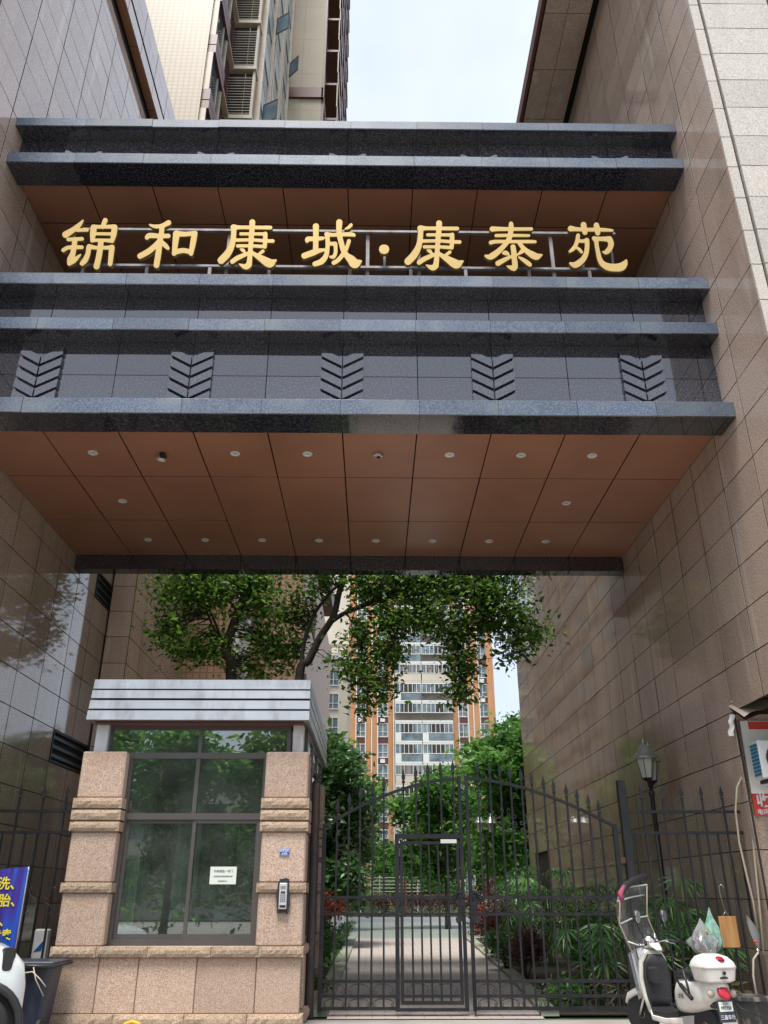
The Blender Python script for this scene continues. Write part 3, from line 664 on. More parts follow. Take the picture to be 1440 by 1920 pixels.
for i in range(4): part('plinth_stone', rough_block(xs[i] + .003, xs[i + 1] - .003, BY - .06, BY + .1, 0, .148, .03, 12, 3), M['rock'], bt)
part('base_core', MB().box(BX0 + .02, BX1 - .02, BY + .06, BY + .3, 0, .79), M['rock'], bt)
# right side wall: low granite wall and mullioned glazing between pillars
for k in range(4):
    y0 = BY + .5 + k * .87; part('base_slab', MB().cbox(BX1 - .1, BX1 - .004, y0 + .004, y0 + .866, .15, .8, .01), M['booth'], bt)
part('sill_stone', rough_block(BX1 - .2, BX1 + .03, BY + .5, 16.3, .8, .91, .02, 24, 3, 'R'), M['rock'], bt)
part('plinth_stone', rough_block(BX1 - .2, BX1 + .05, BY + .5, 16.8, 0, .148, .03, 24, 3, 'R'), M['rock'], bt)
fr_ = MB()
for y in (12.82, 14.0, 15.15, 16.25): fr_.box(BX1 - .12, BX1 - .06, y - .03, y + .03, .92, 3.80)
for z in (.95, 2.3, 3.42, 3.77): fr_.box(BX1 - .117, BX1 - .063, 12.85, 16.22, z - .03, z + .03)
part('side_window_frame', fr_, M['alu'], bt)
part('pane', MB().box(BX1 - .094, BX1 - .086, 12.85, 16.22, .98, 3.74), M['glass'], bt)
# left side and back walls
part('side_wall', MB().box(BX0 + .03, BX0 + .15, BY + .5, 16.3, 0, .95).box(BX0 + .03, BX0 + .15, BY + .5, 16.3, 2.95, 3.82).box(BX0 + .03, BX0 + .15, BY + .5, 13.3, .95, 2.95).box(BX0 + .03, BX0 + .15, 15.9, 16.3, .95, 2.95), M['plaster'], bt)
part('side_window_frame', MB().box(BX0 + .05, BX0 + .13, 13.3, 13.38, .95, 2.95).box(BX0 + .05, BX0 + .13, 14.55, 14.63, .95, 2.95).box(BX0 + .05, BX0 + .13, 15.82, 15.9, .95, 2.95).box(BX0 + .052, BX0 + .128, 13.38, 15.82, 2.87, 2.95).box(BX0 + .052, BX0 + .128, 13.38, 15.82, .95, 1.03), M['plastic_black'], bt)
part('back_wall', MB().box(BX0 + .15, -3.2, 16.5, 16.62, 0, 3.82).box(-1.9, BX1 - .45, 16.5, 16.62, 0, 3.82).box(-3.2, -1.9, 16.5, 16.62, 0, .9).box(-3.2, -1.9, 16.5, 16.62, 2.9, 3.82), M['plaster'], bt)
part('back_window_frame', MB().box(-3.2, -3.13, 16.52, 16.6, .9, 2.9).box(-2.58, -2.52, 16.52, 16.6, .9, 2.9).box(-1.97, -1.9, 16.52, 16.6, .9, 2.9).box(-3.13, -1.97, 16.522, 16.598, 2.83, 2.9), M['plastic_black'], bt)
part('floor', MB().box(BX0 + .1, BX1 - .1, BY + .3, 16.5, -.005, .03), M['concrete'], bt)
part('ceiling', MB().box(BX0 + .1, BX1 - .14, BY + .4, 16.5, 3.72, 3.76), M['plaster'], bt)
# front window: clerestory, fixed lights, sliding sashes
wx0, wx1, wy = -3.56, -1.55, BY + .22
ff = part('front_window_frame', MB().box(wx0 + .0, wx0 + .055, wy - .04, wy + .05, .915, 3.34).box(wx1 - .055, wx1, wy - .04, wy + .05, .915, 3.34)
     .box(wx0 + .055, wx1 - .055, wy - .038, wy + .048, .915, .985).box(wx0 + .055, wx1 - .055, wy - .045, wy + .05, 2.50, 2.585)
     .box(-3.93, -1.22, wy - .05, wy + .05, 3.34, 3.42).box(-2.59, -2.53, wy - .036, wy + .046, 2.585, 3.34), M['alu'], bt)
part('clerestory_frame', MB().box(-3.93, -3.87, wy - .04, wy + .04, 3.42, 3.83).box(-1.28, -1.22, wy - .04, wy + .04, 3.42, 3.83).box(-3.87, -1.28, wy - .038, wy + .038, 3.75, 3.83).box(-2.58, -2.53, wy - .036, wy + .036, 3.42, 3.75), M['alu'], bt)
for x0, x1, z0, z1, dy in ((-3.87, -2.58, 3.42, 3.75, 0), (-2.53, -1.28, 3.42, 3.75, 0), (wx0 + .055, -2.59, 2.585, 3.34, 0), (-2.53, wx1 - .055, 2.585, 3.34, 0)):
    part('pane', MB().box(x0, x1, wy + dy - .004, wy + dy + .004, z0, z1), M['glass'], ff)
for x0, x1, dy in ((wx0 + .055, -2.5, .02), (-2.56, wx1 - .055, -.015)):
    sa = part('sliding_sash', MB().box(x0, x0 + .05, wy + dy - .015, wy + dy + .015, .985, 2.5).box(x1 - .05, x1, wy + dy - .015, wy + dy + .015, .985, 2.5).box(x0 + .05, x1 - .05, wy + dy - .014, wy + dy + .014, .985, 1.05).box(x0 + .05, x1 - .05, wy + dy - .014, wy + dy + .014, 2.45, 2.5), M['alu'], bt)
    part('pane', MB().box(x0 + .05, x1 - .05, wy + dy - .004, wy + dy + .004, 1.05, 2.45), M['glass'], sa)
for x0, x1 in ((-4.08, -3.9), (-1.19, -1.03)): part('metal_post', MB().cbox(x0, x1, BY + .1, BY + .28, 3.41, 3.83, .008), M['whitepost'], bt)
# banded roof
rf = part('roof', MB().box(BX0 + .12, BX1 - .07, 12.24, 17.0, 3.84, 4.40), M['zincdk'], bt)
zz = [3.83, 3.965, 3.99, 4.115, 4.145, 4.265, 4.285, 4.425]
for i in range(4):
    e = .03 * (3 - i) / 3; z0, z1 = zz[2 * i], zz[2 * i + 1]; x0, x1, y0, y1 = BX0 + .06 - e, BX1 - .005, 12.15 - e, 17.1
    part('roof_band', MB().add([(x0, y0, z0), (x1, y0, z0), (x1, y0 + .02, z1), (x0, y0 + .02, z1), (x0, y0 + .09, z0), (x1, y0 + .09, z0), (x1, y0 + .09, z1 + .004), (x0, y0 + .09, z1 + .004)],
        [(0, 1, 2, 3), (0, 4, 5, 1), (3, 2, 6, 7), (4, 7, 6, 5), (0, 3, 7, 4), (1, 5, 6, 2)]), M['zinc'], rf)
    part('roof_band', MB().box(x1 - .08, x1 - .002, y0 + .092, y1, z0, z1), M['zinc'], rf)
    part('roof_band', MB().box(x0 + .002, x0 + .08, y0 + .092, y1, z0, z1), M['zinc'], rf)
part('roof_soffit', MB().box(BX0 + .14, BX1 - .09, 12.26, 17.0, 3.80, 3.838), M['brown'], rf)
# things on and in the booth
hp = solo('house_number_plate', MB().cbox(-1.285, -1.155, BY - .016, BY - .002, 2.02, 2.11, .004), M['blue'], 'small blue enamel house number plate on the right granite pillar of the booth', 'plate', base=(-1.22, BY - .01, 2.06))
part('plate_border', MB().box(-1.277, -1.163, BY - .0175, BY - .0162, 2.1, 2.104).box(-1.277, -1.163, BY - .0175, BY - .0162, 2.026, 2.03), M['white'], hp)
text_part('吉安北路', .034, (-1.22, BY - .018, 2.082), M['white'], hp, .0006, depth=.0008); text_part('412号', .030, (-1.22, BY - .018, 2.046), M['white'], hp, .0006, depth=.0008)
ip = atY(531, 1680, BY - .03); ix, iz = ip.x, ip.z
ic = thing('entry_keypad', 'silver door intercom with keypad on the right granite pillar of the booth', 'intercom', (ix, BY, iz - .2))
pts = []
for k in range(26):
    a = 2 * math.pi * k / 26; r_ = 1 + random.uniform(-.1, .18); pts.append((ix + .085 * r_ * math.copysign(abs(math.cos(a)) ** .5, math.cos(a)), iz + .2 * r_ * math.copysign(abs(math.sin(a)) ** .5, math.sin(a))))
part('sealant', MB().prism(pts, BY - .05, BY - .0), M['sealant'], ic)
part('housing', MB().cbox(ix - .052, ix + .052, BY - .075, BY - .05, iz - .16, iz + .16, .008), M['silver'], ic)
part('screen', MB().box(ix - .03, ix + .03, BY - .078, BY - .075, iz + .03, iz + .06), M['ink'], ic)
part('card_reader', MB().box(ix - .04, ix + .04, BY - .078, BY - .075, iz - .14, iz - .11), M['plastic_black'], ic)
part('speaker_grille', MB().box(ix - .036, ix + .036, BY - .0775, BY - .075, iz + .085, iz + .09).box(ix - .036, ix + .036, BY - .0775, BY - .075, iz + .1, iz + .105).box(ix - .036, ix + .036, BY - .0775, BY - .075, iz + .115, iz + .12), M['ink'], ic)
for r_ in range(4):
    for c_ in range(3): part('key', MB().box(ix - .033 + c_ * .025, ix - .017 + c_ * .025, BY - .079, BY - .075, iz + .005 - r_ * .025, iz + .018 - r_ * .025), M['alu'], ic)
p0 = atY(395, 1625, wy - .022); p1 = atY(442, 1658, wy - .022)
nt_ = solo('paper_notice', MB().box(p0.x, p1.x, wy - .024, wy - .0215, p1.z, p0.z), M['paper'], 'pale paper notice taped inside the right sliding pane of the booth', 'notice', base=((p0.x + p1.x) / 2, wy - .023, p1.z))
cx = (p0.x + p1.x) / 2
text_part('外卖请走一号门', .038, (cx, wy - .0255, p0.z - .06), M['ink'], nt_, 0, depth=.0006); text_part('注意请勿在窗前停放车辆', .024, (cx, wy - .0255, p0.z - .125), M['ink'], nt_, 0, depth=.0006); text_part('物业服务中心', .022, (cx, wy - .0255, p0.z - .185), M['ink'], nt_, 0, depth=.0006)
# interior things
ct = thing('curtain', 'pale grey curtain hanging at the left inside the booth window', 'curtain', (-3.42, BY + .42, .95))
part('cloth', MB().grid(lambda u, v: (-3.53 + .22 * u, BY + .42 + .03 * math.sin(u * 22) + .01, .98 + 1.48 * v), 24, 1), M['plaster'], ct, True)
ct = thing('curtain', 'pale grey curtain behind the left sash, beside the middle mullion of the booth', 'curtain', (-2.8, BY + .9, .4))
part('cloth', MB().grid(lambda u, v: (-2.92 + .34 * u, BY + .9 + .03 * math.sin(u * 26), .4 + 2.3 * v), 24, 1), M['plaster'], ct, True)
dk = thing('desk', 'dark blue covered desk inside the booth behind the window', 'desk', (-2.6, 13.2, 0))
part('desk_top', MB().cbox(-3.5, -1.75, 12.95, 13.6, .98, 1.03, .01), M['zinc'], dk)
for x in (-3.4, -1.85):
    for y in (13.0, 13.52): part('leg', MB().box(x - .03, x + .03, y - .03, y + .03, .03, .98), M['alu'], dk)
cs = thing('cushion', 'grey blue cushion leaning behind the booth window beside the middle mullion', 'cushion', (-2.25, 12.9, 1.03))
part('cover', MB().loft([((-2.28, 12.8, 1.2), (.24, .0, .1), (-.08, .05, .18), 4), ((-2.28, 12.87, 1.21), (.27, .0, .12), (-.09, .05, .2), 4), ((-2.28, 12.94, 1.22), (.24, .0, .1), (-.08, .05, .18), 4)], 20), paint('cushion_cloth', (.20, .22, .30), .8), cs, True)
ms = solo('monitor', MB().cbox(-2.02, -1.62, 13.3, 13.34, 1.16, 1.42, .01).box(-1.86, -1.78, 13.3, 13.36, 1.03, 1.16), M['bin'], 'dark blue monitor on the desk at the right inside the booth', 'monitor', base=(-1.82, 13.32, 1.03))
ch = thing('office_chair', 'dark office chair behind the desk inside the booth', 'chair', (-2.2, 14.0, 0))
part('seat', MB().cbox(-2.45, -1.95, 13.75, 14.22, .46, .54, .03), M['plastic_black'], ch); part('backrest', MB().cbox(-2.43, -1.97, 14.2, 14.26, .66, 1.25, .03), M['plastic_black'], ch)
part('column', MB().tube([(-2.2, 14.0, .06), (-2.2, 14.0, .46)], .03, 8).tube([(-2.2, 14.22, .5), (-2.2, 14.26, .8)], .02, 6), M['alu'], ch); part('base', MB().box(-2.45, -1.95, 13.97, 14.03, .03, .08).box(-2.23, -2.17, 13.75, 14.25, .035, .075), M['alu'], ch)
solo('paper_stack', MB().box(-2.95, -2.7, 13.05, 13.35, 1.03, 1.09).box(-2.93, -2.72, 13.03, 13.32, 1.09, 1.13), M['paper'], 'stack of white papers on the desk inside the booth', 'papers', base=(-2.8, 13.2, 1.03))
ps_ = thing('notice_board', 'framed white notice board on the back wall inside the booth', 'board', (-1.62, 16.48, 1.4)); part('panel', MB().box(-1.85, -1.42, 16.47, 16.495, 1.4, 2.4), M['paper'], ps_); part('frame', MB().box(-1.88, -1.39, 16.46, 16.498, 2.4, 2.44).box(-1.88, -1.39, 16.46, 16.498, 1.36, 1.4), M['blue'], ps_)
# air conditioner outdoor unit on the roof
def ac_unit(label, loc, rz=0, fin=M['acfin'], sc=1.0, group=None):
    t_ = thing('air_conditioner_unit', label, 'air conditioner', loc, rz, group)
    part('casing', MB().cbox(-.4 * sc, .4 * sc, -.14 * sc, .14 * sc, 0, .56 * sc, .02), M['acwhite'], t_, local=True)
    part('fan_grille', MB().lathe([(.21 * sc, 0), (.21 * sc, -.012), (.19 * sc, -.02), (.05 * sc, -.022), (0, -.022)], (-.1 * sc, -.142 * sc, .28 * sc), 24, 'Y'), M['plastic_black'], t_, local=True)
    for k in range(9): part('fin', MB().box(-.412 * sc, -.402 * sc, -.12 * sc, .12 * sc, (.05 + k * .052) * sc, (.088 + k * .052) * sc), fin, t_, local=True)
    for x in (-.3, .3): part('foot', MB().box((x - .03) * sc, (x + .03) * sc, -.16 * sc, .16 * sc, -.05 * sc, -.002), M['plastic_black'], t_, local=True)
    return t_
p = atY(345, 1276, 16.2); ac_unit('white air conditioner unit standing on the flat roof of the booth', (p.x, 16.2, 4.46))

# ------------------------------------------------------------------ wrought iron gate, posts and fences
GY = 13.3
spear_me = MB().add([(-.011, -.011, 0), (.011, -.011, 0), (.011, .011, 0), (-.011, .011, 0), (-.032, -.008, .075), (.032, -.008, .075), (.032, .008, .075), (-.032, .008, .075), (0, 0, .19)],
    [(0, 1, 5, 4), (1, 2, 6, 5), (2, 3, 7, 6), (3, 0, 4, 7), (4, 5, 8), (5, 6, 8), (6, 7, 8), (7, 4, 8)]).lathe([(.02, -.02), (.028, 0), (.02, .02)], n=8).mesh('spear_point', M['iron'])
_barm = {}
def bar(parent, x, z0, z1, y=GY, spear=True, r_=.0135, mat=None):
    mat = mat or M['iron']; k = (round(z1 - z0, 3), r_, mat.name)
    if k not in _barm: _barm[k] = MB().box(-r_, r_, -r_, r_, 0, z1 - z0).mesh('bar', mat)
    o = inst('bar', _barm[k], parent, (x, y, z0), (0, 0, random.gauss(0, .03))); o.rotation_euler.y = random.gauss(0, .0025)
    if spear:
        s = bpy.data.objects.new('spear_point', spear_me); link(s, o); s.location = (0, 0, z1 - z0)
    return o
def rail(parent, x0, x1, z0, z1, d=.02, name='rail', mat=None): return part(name, MB().box(x0, x1, GY - d, GY + d, z0, z1), mat or M['iron'], parent)
def spiral(cx, cz, r0, r1, a0, a1, n=18):
    return [(cx + (r0 + (r1 - r0) * t) * math.cos(a0 + (a1 - a0) * t), GY, cz + (r0 + (r1 - r0) * t) * math.sin(a0 + (a1 - a0) * t)) for t in [i / n for i in range(n + 1)]]
_scr = {}
def scroll(parent, xc, z0, z1, half):
    # arched scroll between two rails: an arc that ends in two curls
    k = (round(z1 - z0, 3), round(half, 3))
    if k not in _scr:
        h = z1 - z0; pts = []
        r_ = min(.045, h * .22)
        pts += [(-half + r_ + (r_ * .35 + r_ * .65 * t) * math.cos(2.2 * math.pi * (1 - t) + math.pi * 1.0), 0, r_ * 1.1 + (r_ * .35 + r_ * .65 * t) * math.sin(2.2 * math.pi * (1 - t) + math.pi)) for t in [i / 12 for i in range(13)]]
        arc = [(-half * math.cos(math.pi * t), 0, r_ * 1.1 + (h - r_ * 1.1 - .012) * math.sin(math.pi * t)) for t in [i / 14 for i in range(15)]]
        pts += arc[1:]
        pts += [(half - r_ - (r_ * 1.0 - r_ * .65 * t) * math.cos(2.2 * math.pi * t + math.pi), 0, r_ * 1.1 + (r_ - r_ * .65 * t) * math.sin(2.2 * math.pi * t + math.pi)) for t in [i / 12 for i in range(1, 13)]]
        _scr[k] = MB().tube(pts, .0055, 5).mesh('scroll', M['brass'], True)
    return inst('scroll', _scr[k], parent, (xc, GY, z0))
ZR = [(.075, .115), (.225, .262), (.405, .445), (1.255, 1.295), (1.475, 1.515)]
def archz(x, xc, xe, zc=3.16, ze=2.47):
    t = min(1, abs(x - xc) / abs(xe - xc)); return ze + (zc - ze) * (1 - t ** 1.75)
XC0, XC1 = 1.352, 1.402
def leaf(x_out, x_in, label, wicket=None):
    lo, hi = min(x_out, x_in), max(x_out, x_in)
    g = thing('gate_leaf', label, 'gate', ((lo + hi) / 2, GY, 0), 0, None)
    part('stile', MB().box(x_out - .03, x_out + .03, GY - .03, GY + .03, .06, 2.5), M['iron'], g)
    part('stile', MB().box(x_in - .025, x_in + .025, GY - .03, GY + .03, .06, 3.2), M['iron'], g)
    pts = [(x_out + (x_in - x_out) * t, GY, archz(x_out + (x_in - x_out) * t, x_in, x_out)) for t in [i / 22 for i in range(23)]]
    m = MB(); ring = []
    for i in range(22):
        a, b_ = pts[i], pts[i + 1]; m.add([(a[0], GY - .024, a[2] - .022), (b_[0], GY - .024, b_[2] - .022), (b_[0], GY - .024, b_[2] + .022), (a[0], GY - .024, a[2] + .022), (a[0], GY + .024, a[2] - .022), (b_[0], GY + .024, b_[2] - .022), (b_[0], GY + .024, b_[2] + .022), (a[0], GY + .024, a[2] + .022)],
            [(0, 1, 2, 3), (7, 6, 5, 4), (3, 2, 6, 7), (0, 4, 5, 1)])
    part('arched_rail', m, M['iron'], g)
    return g
gl = leaf(-.735, XC0 - .03, 'left iron gate leaf with spear tops and a walk-through wicket door')
gr = leaf(3.655, XC1 + .03, 'right iron gate leaf with spear tops, solid run of bars and curled ornaments')
DX0, DX1 = .36, 1.285     # wicket opening
for z0, z1 in ZR:
    rail(gl, -.705, .325, z0, z1); rail(gr, XC1 + .056, 3.625, z0, z1)
rail(gl, .386, XC0 - .056, .06, .10)
part('stile', MB().box(.325, .385, GY - .028, GY + .028, .06, 2.36), M['iron'], gl)
rail(gl, .386, XC0 - .056, 2.30, 2.36, .026)
bx = [-.735 + (.325 + .735) * (k + 1) / 6 + .01 for k in range(5)]
for x in bx: bar(gl, x, .1, archz(x, XC0 - .03, -.735) + .1)
wd = part('wicket_door', MB().box(.40, .445, GY - .022, GY + .022, .14, 2.27).box(1.235, 1.28, GY - .022, GY + .022, .14, 2.27).box(.445, 1.235, GY - .02, GY + .02, 2.215, 2.255).box(.445, 1.235, GY - .02, GY + .02, .14, .185), M['iron'], gl)
for z0, z1 in ZR[1:]: part('rail', MB().box(.445, 1.235, GY - .02, GY + .02, z0, z1), M['iron'], wd)
wbx = [.445 + .79 * (k + 1) / 6 for k in range(5)]
for x in wbx: bar(wd, x, .18, 2.22, spear=False)
for x in [.36 + (1.32 - .36) * k / 5 for k in range(0, 5)]: bar(gl, x + .1, 2.36, archz(x + .1, XC0 - .03, -.735) + .1)
for xa, xb, g_, n_ in ((-.705, .325, gl, 3), (XC1 + .056, 3.625, gr, 7)):
    for z0, z1 in ((.115, .225), (.262, .405), (1.295, 1.475)):
        for k in range(n_):
            h_ = (xb - xa) / n_ / 2; scroll(g_, xa + h_ * (2 * k + 1), z0, z1, h_ * .88)
for z0, z1 in ((.19, .225), (.262, .405), (1.295, 1.475)):
    if z1 - z0 > .1:
        for k in range(2): scroll(wd, .445 + .395 * k + .1975, z0, z1, .17)
rbx = [XC1 + .056 + (3.625 - XC1 - .056) * (k + 1) / 13 for k in range(12)]
for x in rbx: bar(gr, x, .1, archz(x, XC1 + .03, 3.655) + .1)
# curled diamond ornaments under the arch
om = MB()
for q_ in range(4):
    a = q_ * math.pi / 2; cc = .165; pts = []
    def curl(ex, ez, sx, sz, n_=12):      # tight spiral finishing an arc end
        return [(ex + sx * (.030 - .030 * (1 - .72 * t) * math.cos(t * 4.6)), ez + sz * .030 * (1 - .72 * t) * math.sin(t * 4.6)) for t in [i_ / n_ for i_ in range(n_ + 1)]]
    arc = [(cc + .135 * math.cos(R(183 + 84 * t)), cc + .135 * math.sin(R(183 + 84 * t))) for t in [i_ / 10 for i_ in range(11)]]
    top = curl(arc[0][0], arc[0][1], 1, 1); side = [(z_, x_) for x_, z_ in top]
    for x_, z_ in top[::-1] + arc[1:-1] + side: pts.append((x_ * math.cos(a) - z_ * math.sin(a), 0, x_ * math.sin(a) + z_ * math.cos(a)))
    om.tube(pts, .006, 5)
orn = om.mesh('scroll_ornament', M['brass'], True)
for k, (px_, py_) in enumerate(((1132, 1613), (1085, 1588), (1041, 1570), (996, 1550), (948, 1538), (905, 1530))):
    p = atY(px_, py_, GY); inst('scroll_ornament', orn, gr, (p.x, GY - .012, p.z), (0, 0, 0), .92)
for px_, py_ in ((650, 1590), (690, 1562), (730, 1545)):
    p = atY(px_, py_, GY); inst('scroll_ornament', orn, gl, (p.x, GY - .012, p.z), (0, 0, 0), .8)
# cast lock plates
def plate(parent, xc, sgn):
    prof = [(0, -.21), (.05, -.2), (.085, -.235), (.12, -.225), (.135, -.17), (.1, -.12), (.1, .0), (.13, .06), (.175, .05), (.18, .09), (.165, .13), (.14, .165), (.11, .19), (.07, .205), (.02, .2), (-.005, .17), (-.005, -.2)]
    zc = 1.385
    pl = part('lock_plate', MB().prism([(xc + sgn * a, zc + b_) for a, b_ in (prof if sgn < 0 else prof[::-1])], GY - .055, GY - .032), M['iron'], parent)
    part('shell_fan', MB(), M['iron'], pl) if False else None
    m = MB()
    for i in range(6):
        a = R(8 + i * 17); c0 = (xc + sgn * .05, GY - .056, zc + .08); m.tube([(c0[0] + sgn * .06 * math.cos(a), GY - .056, c0[2] + .06 * math.sin(a)), (c0[0] + sgn * .12 * math.cos(a), GY - .062, c0[2] + .115 * math.sin(a))], [.007, .014], 6)
    part('shell_fan', m, M['iron'], pl, True)
    part('volute', MB().tube([(xc + sgn * .055 + (.042 - .034 * t) * math.cos(t * 11), GY - .058, zc + .1 + (.042 - .034 * t) * math.sin(t * 11)) for t in [i / 30 for i in range(31)]], .007, 5), M['iron'], pl, True)
    m = MB()
    for i in range(5):
        for j in range(7): m.lathe([(.008, 0), (.005, -.006), (0, -.008)], (xc + sgn * (.012 + i * .019 + (j % 2) * .006), GY - .055, zc - .13 + j * .024), 6, 'Y')
    part('studs', m, M['iron'], pl, stuff=True)
plate(gl, XC0 - .02, -1); plate(gr, XC1 + .02, 1)
p = atY(841, 1577, GY - .03); part('label_plate', MB().box(p.x - .12, p.x + .12, GY - .034, GY - .028, p.z - .03, p.z + .025), M['paper'], gl)
part('drop_bolt', MB().tube([(XC1 + .03, GY - .04, .02), (XC1 + .03, GY - .04, .5)], .01, 6), M['iron'], gr)
for g_, x, xp in ((gl, -.765, -.83), (gr, 3.69, 3.77)):
    for z in (.55, 2.0): part('hinge', MB().box(min(x, xp) , max(x, xp), GY - .025, GY + .025, z - .04, z + .04), M['rust'], g_)
ps = thing('gate_post', 'round rusty gate post with a ball finial beside the booth', 'post', (-.875, GY - .1, 0))
part('shaft', MB().tube([(-.875, GY - .1, 0), (-.875, GY - .1, 3.08)], .062, 16), M['rust'], ps, 40)
part('ball_finial', MB().lathe([(.055, 3.08), (.06, 3.1), (.03, 3.12), (.028, 3.135), (.048, 3.155), (.052, 3.18), (.04, 3.215), (.0, 3.23)], (-.875, GY - .1, 0), 14), M['iron'], ps, True)
ps = thing('gate_post', 'square black gate post with peeling paint right of the gate', 'post', (3.83, GY, 0))
part('shaft', MB().cbox(3.765, 3.885, GY - .06, GY + .06, 0, 3.14, .006), M['iron'], ps)
def fence(x0, x1, n_, label, post_x=None):
    f_ = thing('iron_fence', label, 'fence', ((x0 + x1) / 2, GY, 0))
    for z0, z1 in ((.12, .16), (2.36, 2.40), (2.66, 2.70)): part('rail', MB().box(x0, x1, GY - .022, GY + .022, z0, z1), M['iron'], f_)
    for k in range(n_):
        x = x0 + (x1 - x0) * (k + .5) / n_
        if k % 2: bar(f_, x, .0, 2.88, GY)
        else: bar(f_, x, .0, 2.38, GY, spear=False)
    return f_
fence(3.89, XR - .02, 11, 'black iron fence of spear bars between gate post and right granite wing')
ff_ = fence(XL + .02, BX0 - .06, 14, 'dark iron fence of spear bars left of the booth before the granite wall')
for k in range(3): inst('scroll_ornament', orn, ff_, (-4.6 - k * .45, GY - .012, 1.45), (0, 0, 0), 1.)

# ------------------------------------------------------------------ residential tower behind the left wing
tw = thing('residential_tower', 'tall cream tiled residential tower rising behind the left granite wing', 'building', (-9, 26, 0))
part('corner_wall', MB().box(-20, -6.4, 20.9, 24.4, 16, 78), M['cream'], tw)
part('wall', MB().box(-20, -5.25, 24.45, 33.1, 14, 78), M['cream'], tw)
part('end_block', MB().box(-20, -3.2, 33.0, 46, 0, 72), M['creamflat'], tw)
part('podium_wall', MB().box(-20, -4.65, 26.0, 30.02, 0, 14.0), M['tantile'], tw)
part('podium_wall', MB().box(-20, -2.67, 30.0, 32.98, 0, 15.0), M['tantile'], tw)
part('podium_wall', MB().box(-20, -2.68, 33.0, 50, 0, 15.02), M['tantile'], tw)
part('podium_band', MB().box(-2.66, -2.5, 30.1, 50, 7.4, 8.9), M['brown'], tw)
part('podium_band', MB().box(-5.9, -2.68, 29.88, 29.98, 6.9, 7.6), M['brown'], tw)
part('band', MB().box(-5.24, -3.1, 32.86, 33.0, 42.9, 43.7).box(-3.2, -3.06, 32.86, 46, 42.9, 43.7), M['brown'], tw)
part('corner_pipe', MB().box(-3.2, -3.05, 33.02, 33.3, 16, 78), M['brown'], tw)
lou_me = MB()
for k in range(15): lou_me.add([(0, 0, .16 + k * .165), (1.05, 0, .16 + k * .165), (1.05, .06, .22 + k * .165), (0, .06, .22 + k * .165), (0, 0, .13 + k * .165), (1.05, 0, .13 + k * .165)], [(0, 1, 2, 3), (4, 5, 1, 0), (4, 0, 3), (1, 5, 2), (4, 3, 2, 5)])
lou_me = lou_me.mesh('louvre_slats', M['beige'])
lfr_me = MB().box(-.06, 1.2, -.12, 0.5, -.12, .08).box(-.08, .0, -.02, .08, .08, 2.85).box(1.05, 1.15, -.02, .08, .08, 2.85).box(.7, .74, .062, .1, .08, 2.85).mesh('louvre_balcony', M['beige'])
lbk_me = MB().box(0, 1.05, .125, .14, .08, 2.85).mesh('recess', M['dkglass'])
bay_me = MB().box(0, .3, .05, 1.75, .0, .55).mesh('bay_window', M['brown']); bayh_me = MB().box(0, .3, .05, 1.75, 2.55, 2.95).mesh('lintel', M['brown'])
bayg_me = MB().box(0, .18, .1, 1.7, .56, 2.54).mesh('pane', M['winglass'])
bayf_me = MB().box(.0, .22, .05, .1, .551, 2.549).box(0, .22, 1.15, 1.2, .551, 2.549).box(0, .24, 1.7, 1.78, .0, 2.95).mesh('frame', M['beige'])
grd = MB()
for k in range(9): grd.box(.02, .06, 1.85 + k * .17, 1.88 + k * .17, .02, 2.9)
for k in range(12): grd.box(.03, .05, 1.83, 3.3, .1 + k * .24, .13 + k * .24)
grd_me = grd.mesh('lattice_screen', M['brown']); grb_me = MB().add([(0, 1.79, -.06), (.25, 1.79, -.06), (.25, 3.42, -.06), (0, 3.42, -.06), (0, 1.79, .02), (.25, 1.79, .02), (.25, 3.42, .02), (0, 3.42, .02)], [(0, 3, 2, 1), (4, 5, 6, 7), (0, 1, 5, 4), (1, 2, 6, 5), (2, 3, 7, 6), (3, 0, 4, 7)]).mesh('frame', M['beige'])
grk_me = MB().box(.001, .012, 1.8, 3.3, .03, 2.95).mesh('recess', M['dkglass'])
swf = MB(); swg = MB(); swp = MB()
for a, b_ in ((.3, 2.4), (3.0, 5.0), (5.6, 7.9)):
    swf.box(0, .22, a - .1, a, 0, 3).box(0, .22, b_, b_ + .1, 0, 3).box(.0, .12, a, b_, .9, .98); swg.box(.005, .06, a, b_, .98, 2.6); swp.box(.003, .10, a, b_, -.4, .9)
swf_me = swf.mesh('window_row', M['beige']); swg_me = swg.mesh('pane', M['winglass2']); swp_me = swp.mesh('spandrel', M['tower_grey'])
sash_me = MB().box(0, .75, -.02, .02, 0, .05).box(0, .75, -.02, .02, 1.15, 1.2).box(0, .05, -.02, .02, .05, 1.15).box(.7, .75, -.02, .02, .05, 1.15).mesh('open_sash', M['alu'])
sashg_me = MB().box(.05, .7, -.006, .006, .05, 1.15).mesh('pane', M['winglass2'])
balc_me = MB()
for a in (.4, 4.4, 8.4): balc_me.box(0, .9, a, a + 3.2, -.12, .05).box(.84, .9, a, a + 3.2, .05, 1.0)
balc_me = balc_me.mesh('side_balcony', M['brown']); balg_me = MB().box(.003, .02, .4, 11.6, .06, 2.6).mesh('recess', M['dkglass'])
balp_me = MB().box(.8, .86, .4, .5, 1.0, 2.9).box(.8, .86, 3.5, 3.6, 1.0, 2.9).box(.8, .86, 4.4, 4.5, 1, 2.9).box(.8, .86, 7.5, 7.6, 1, 2.9).mesh('post', M['beige'])
def sub(name, me, par):
    o = bpy.data.objects.new(name, me); return link(o, par)
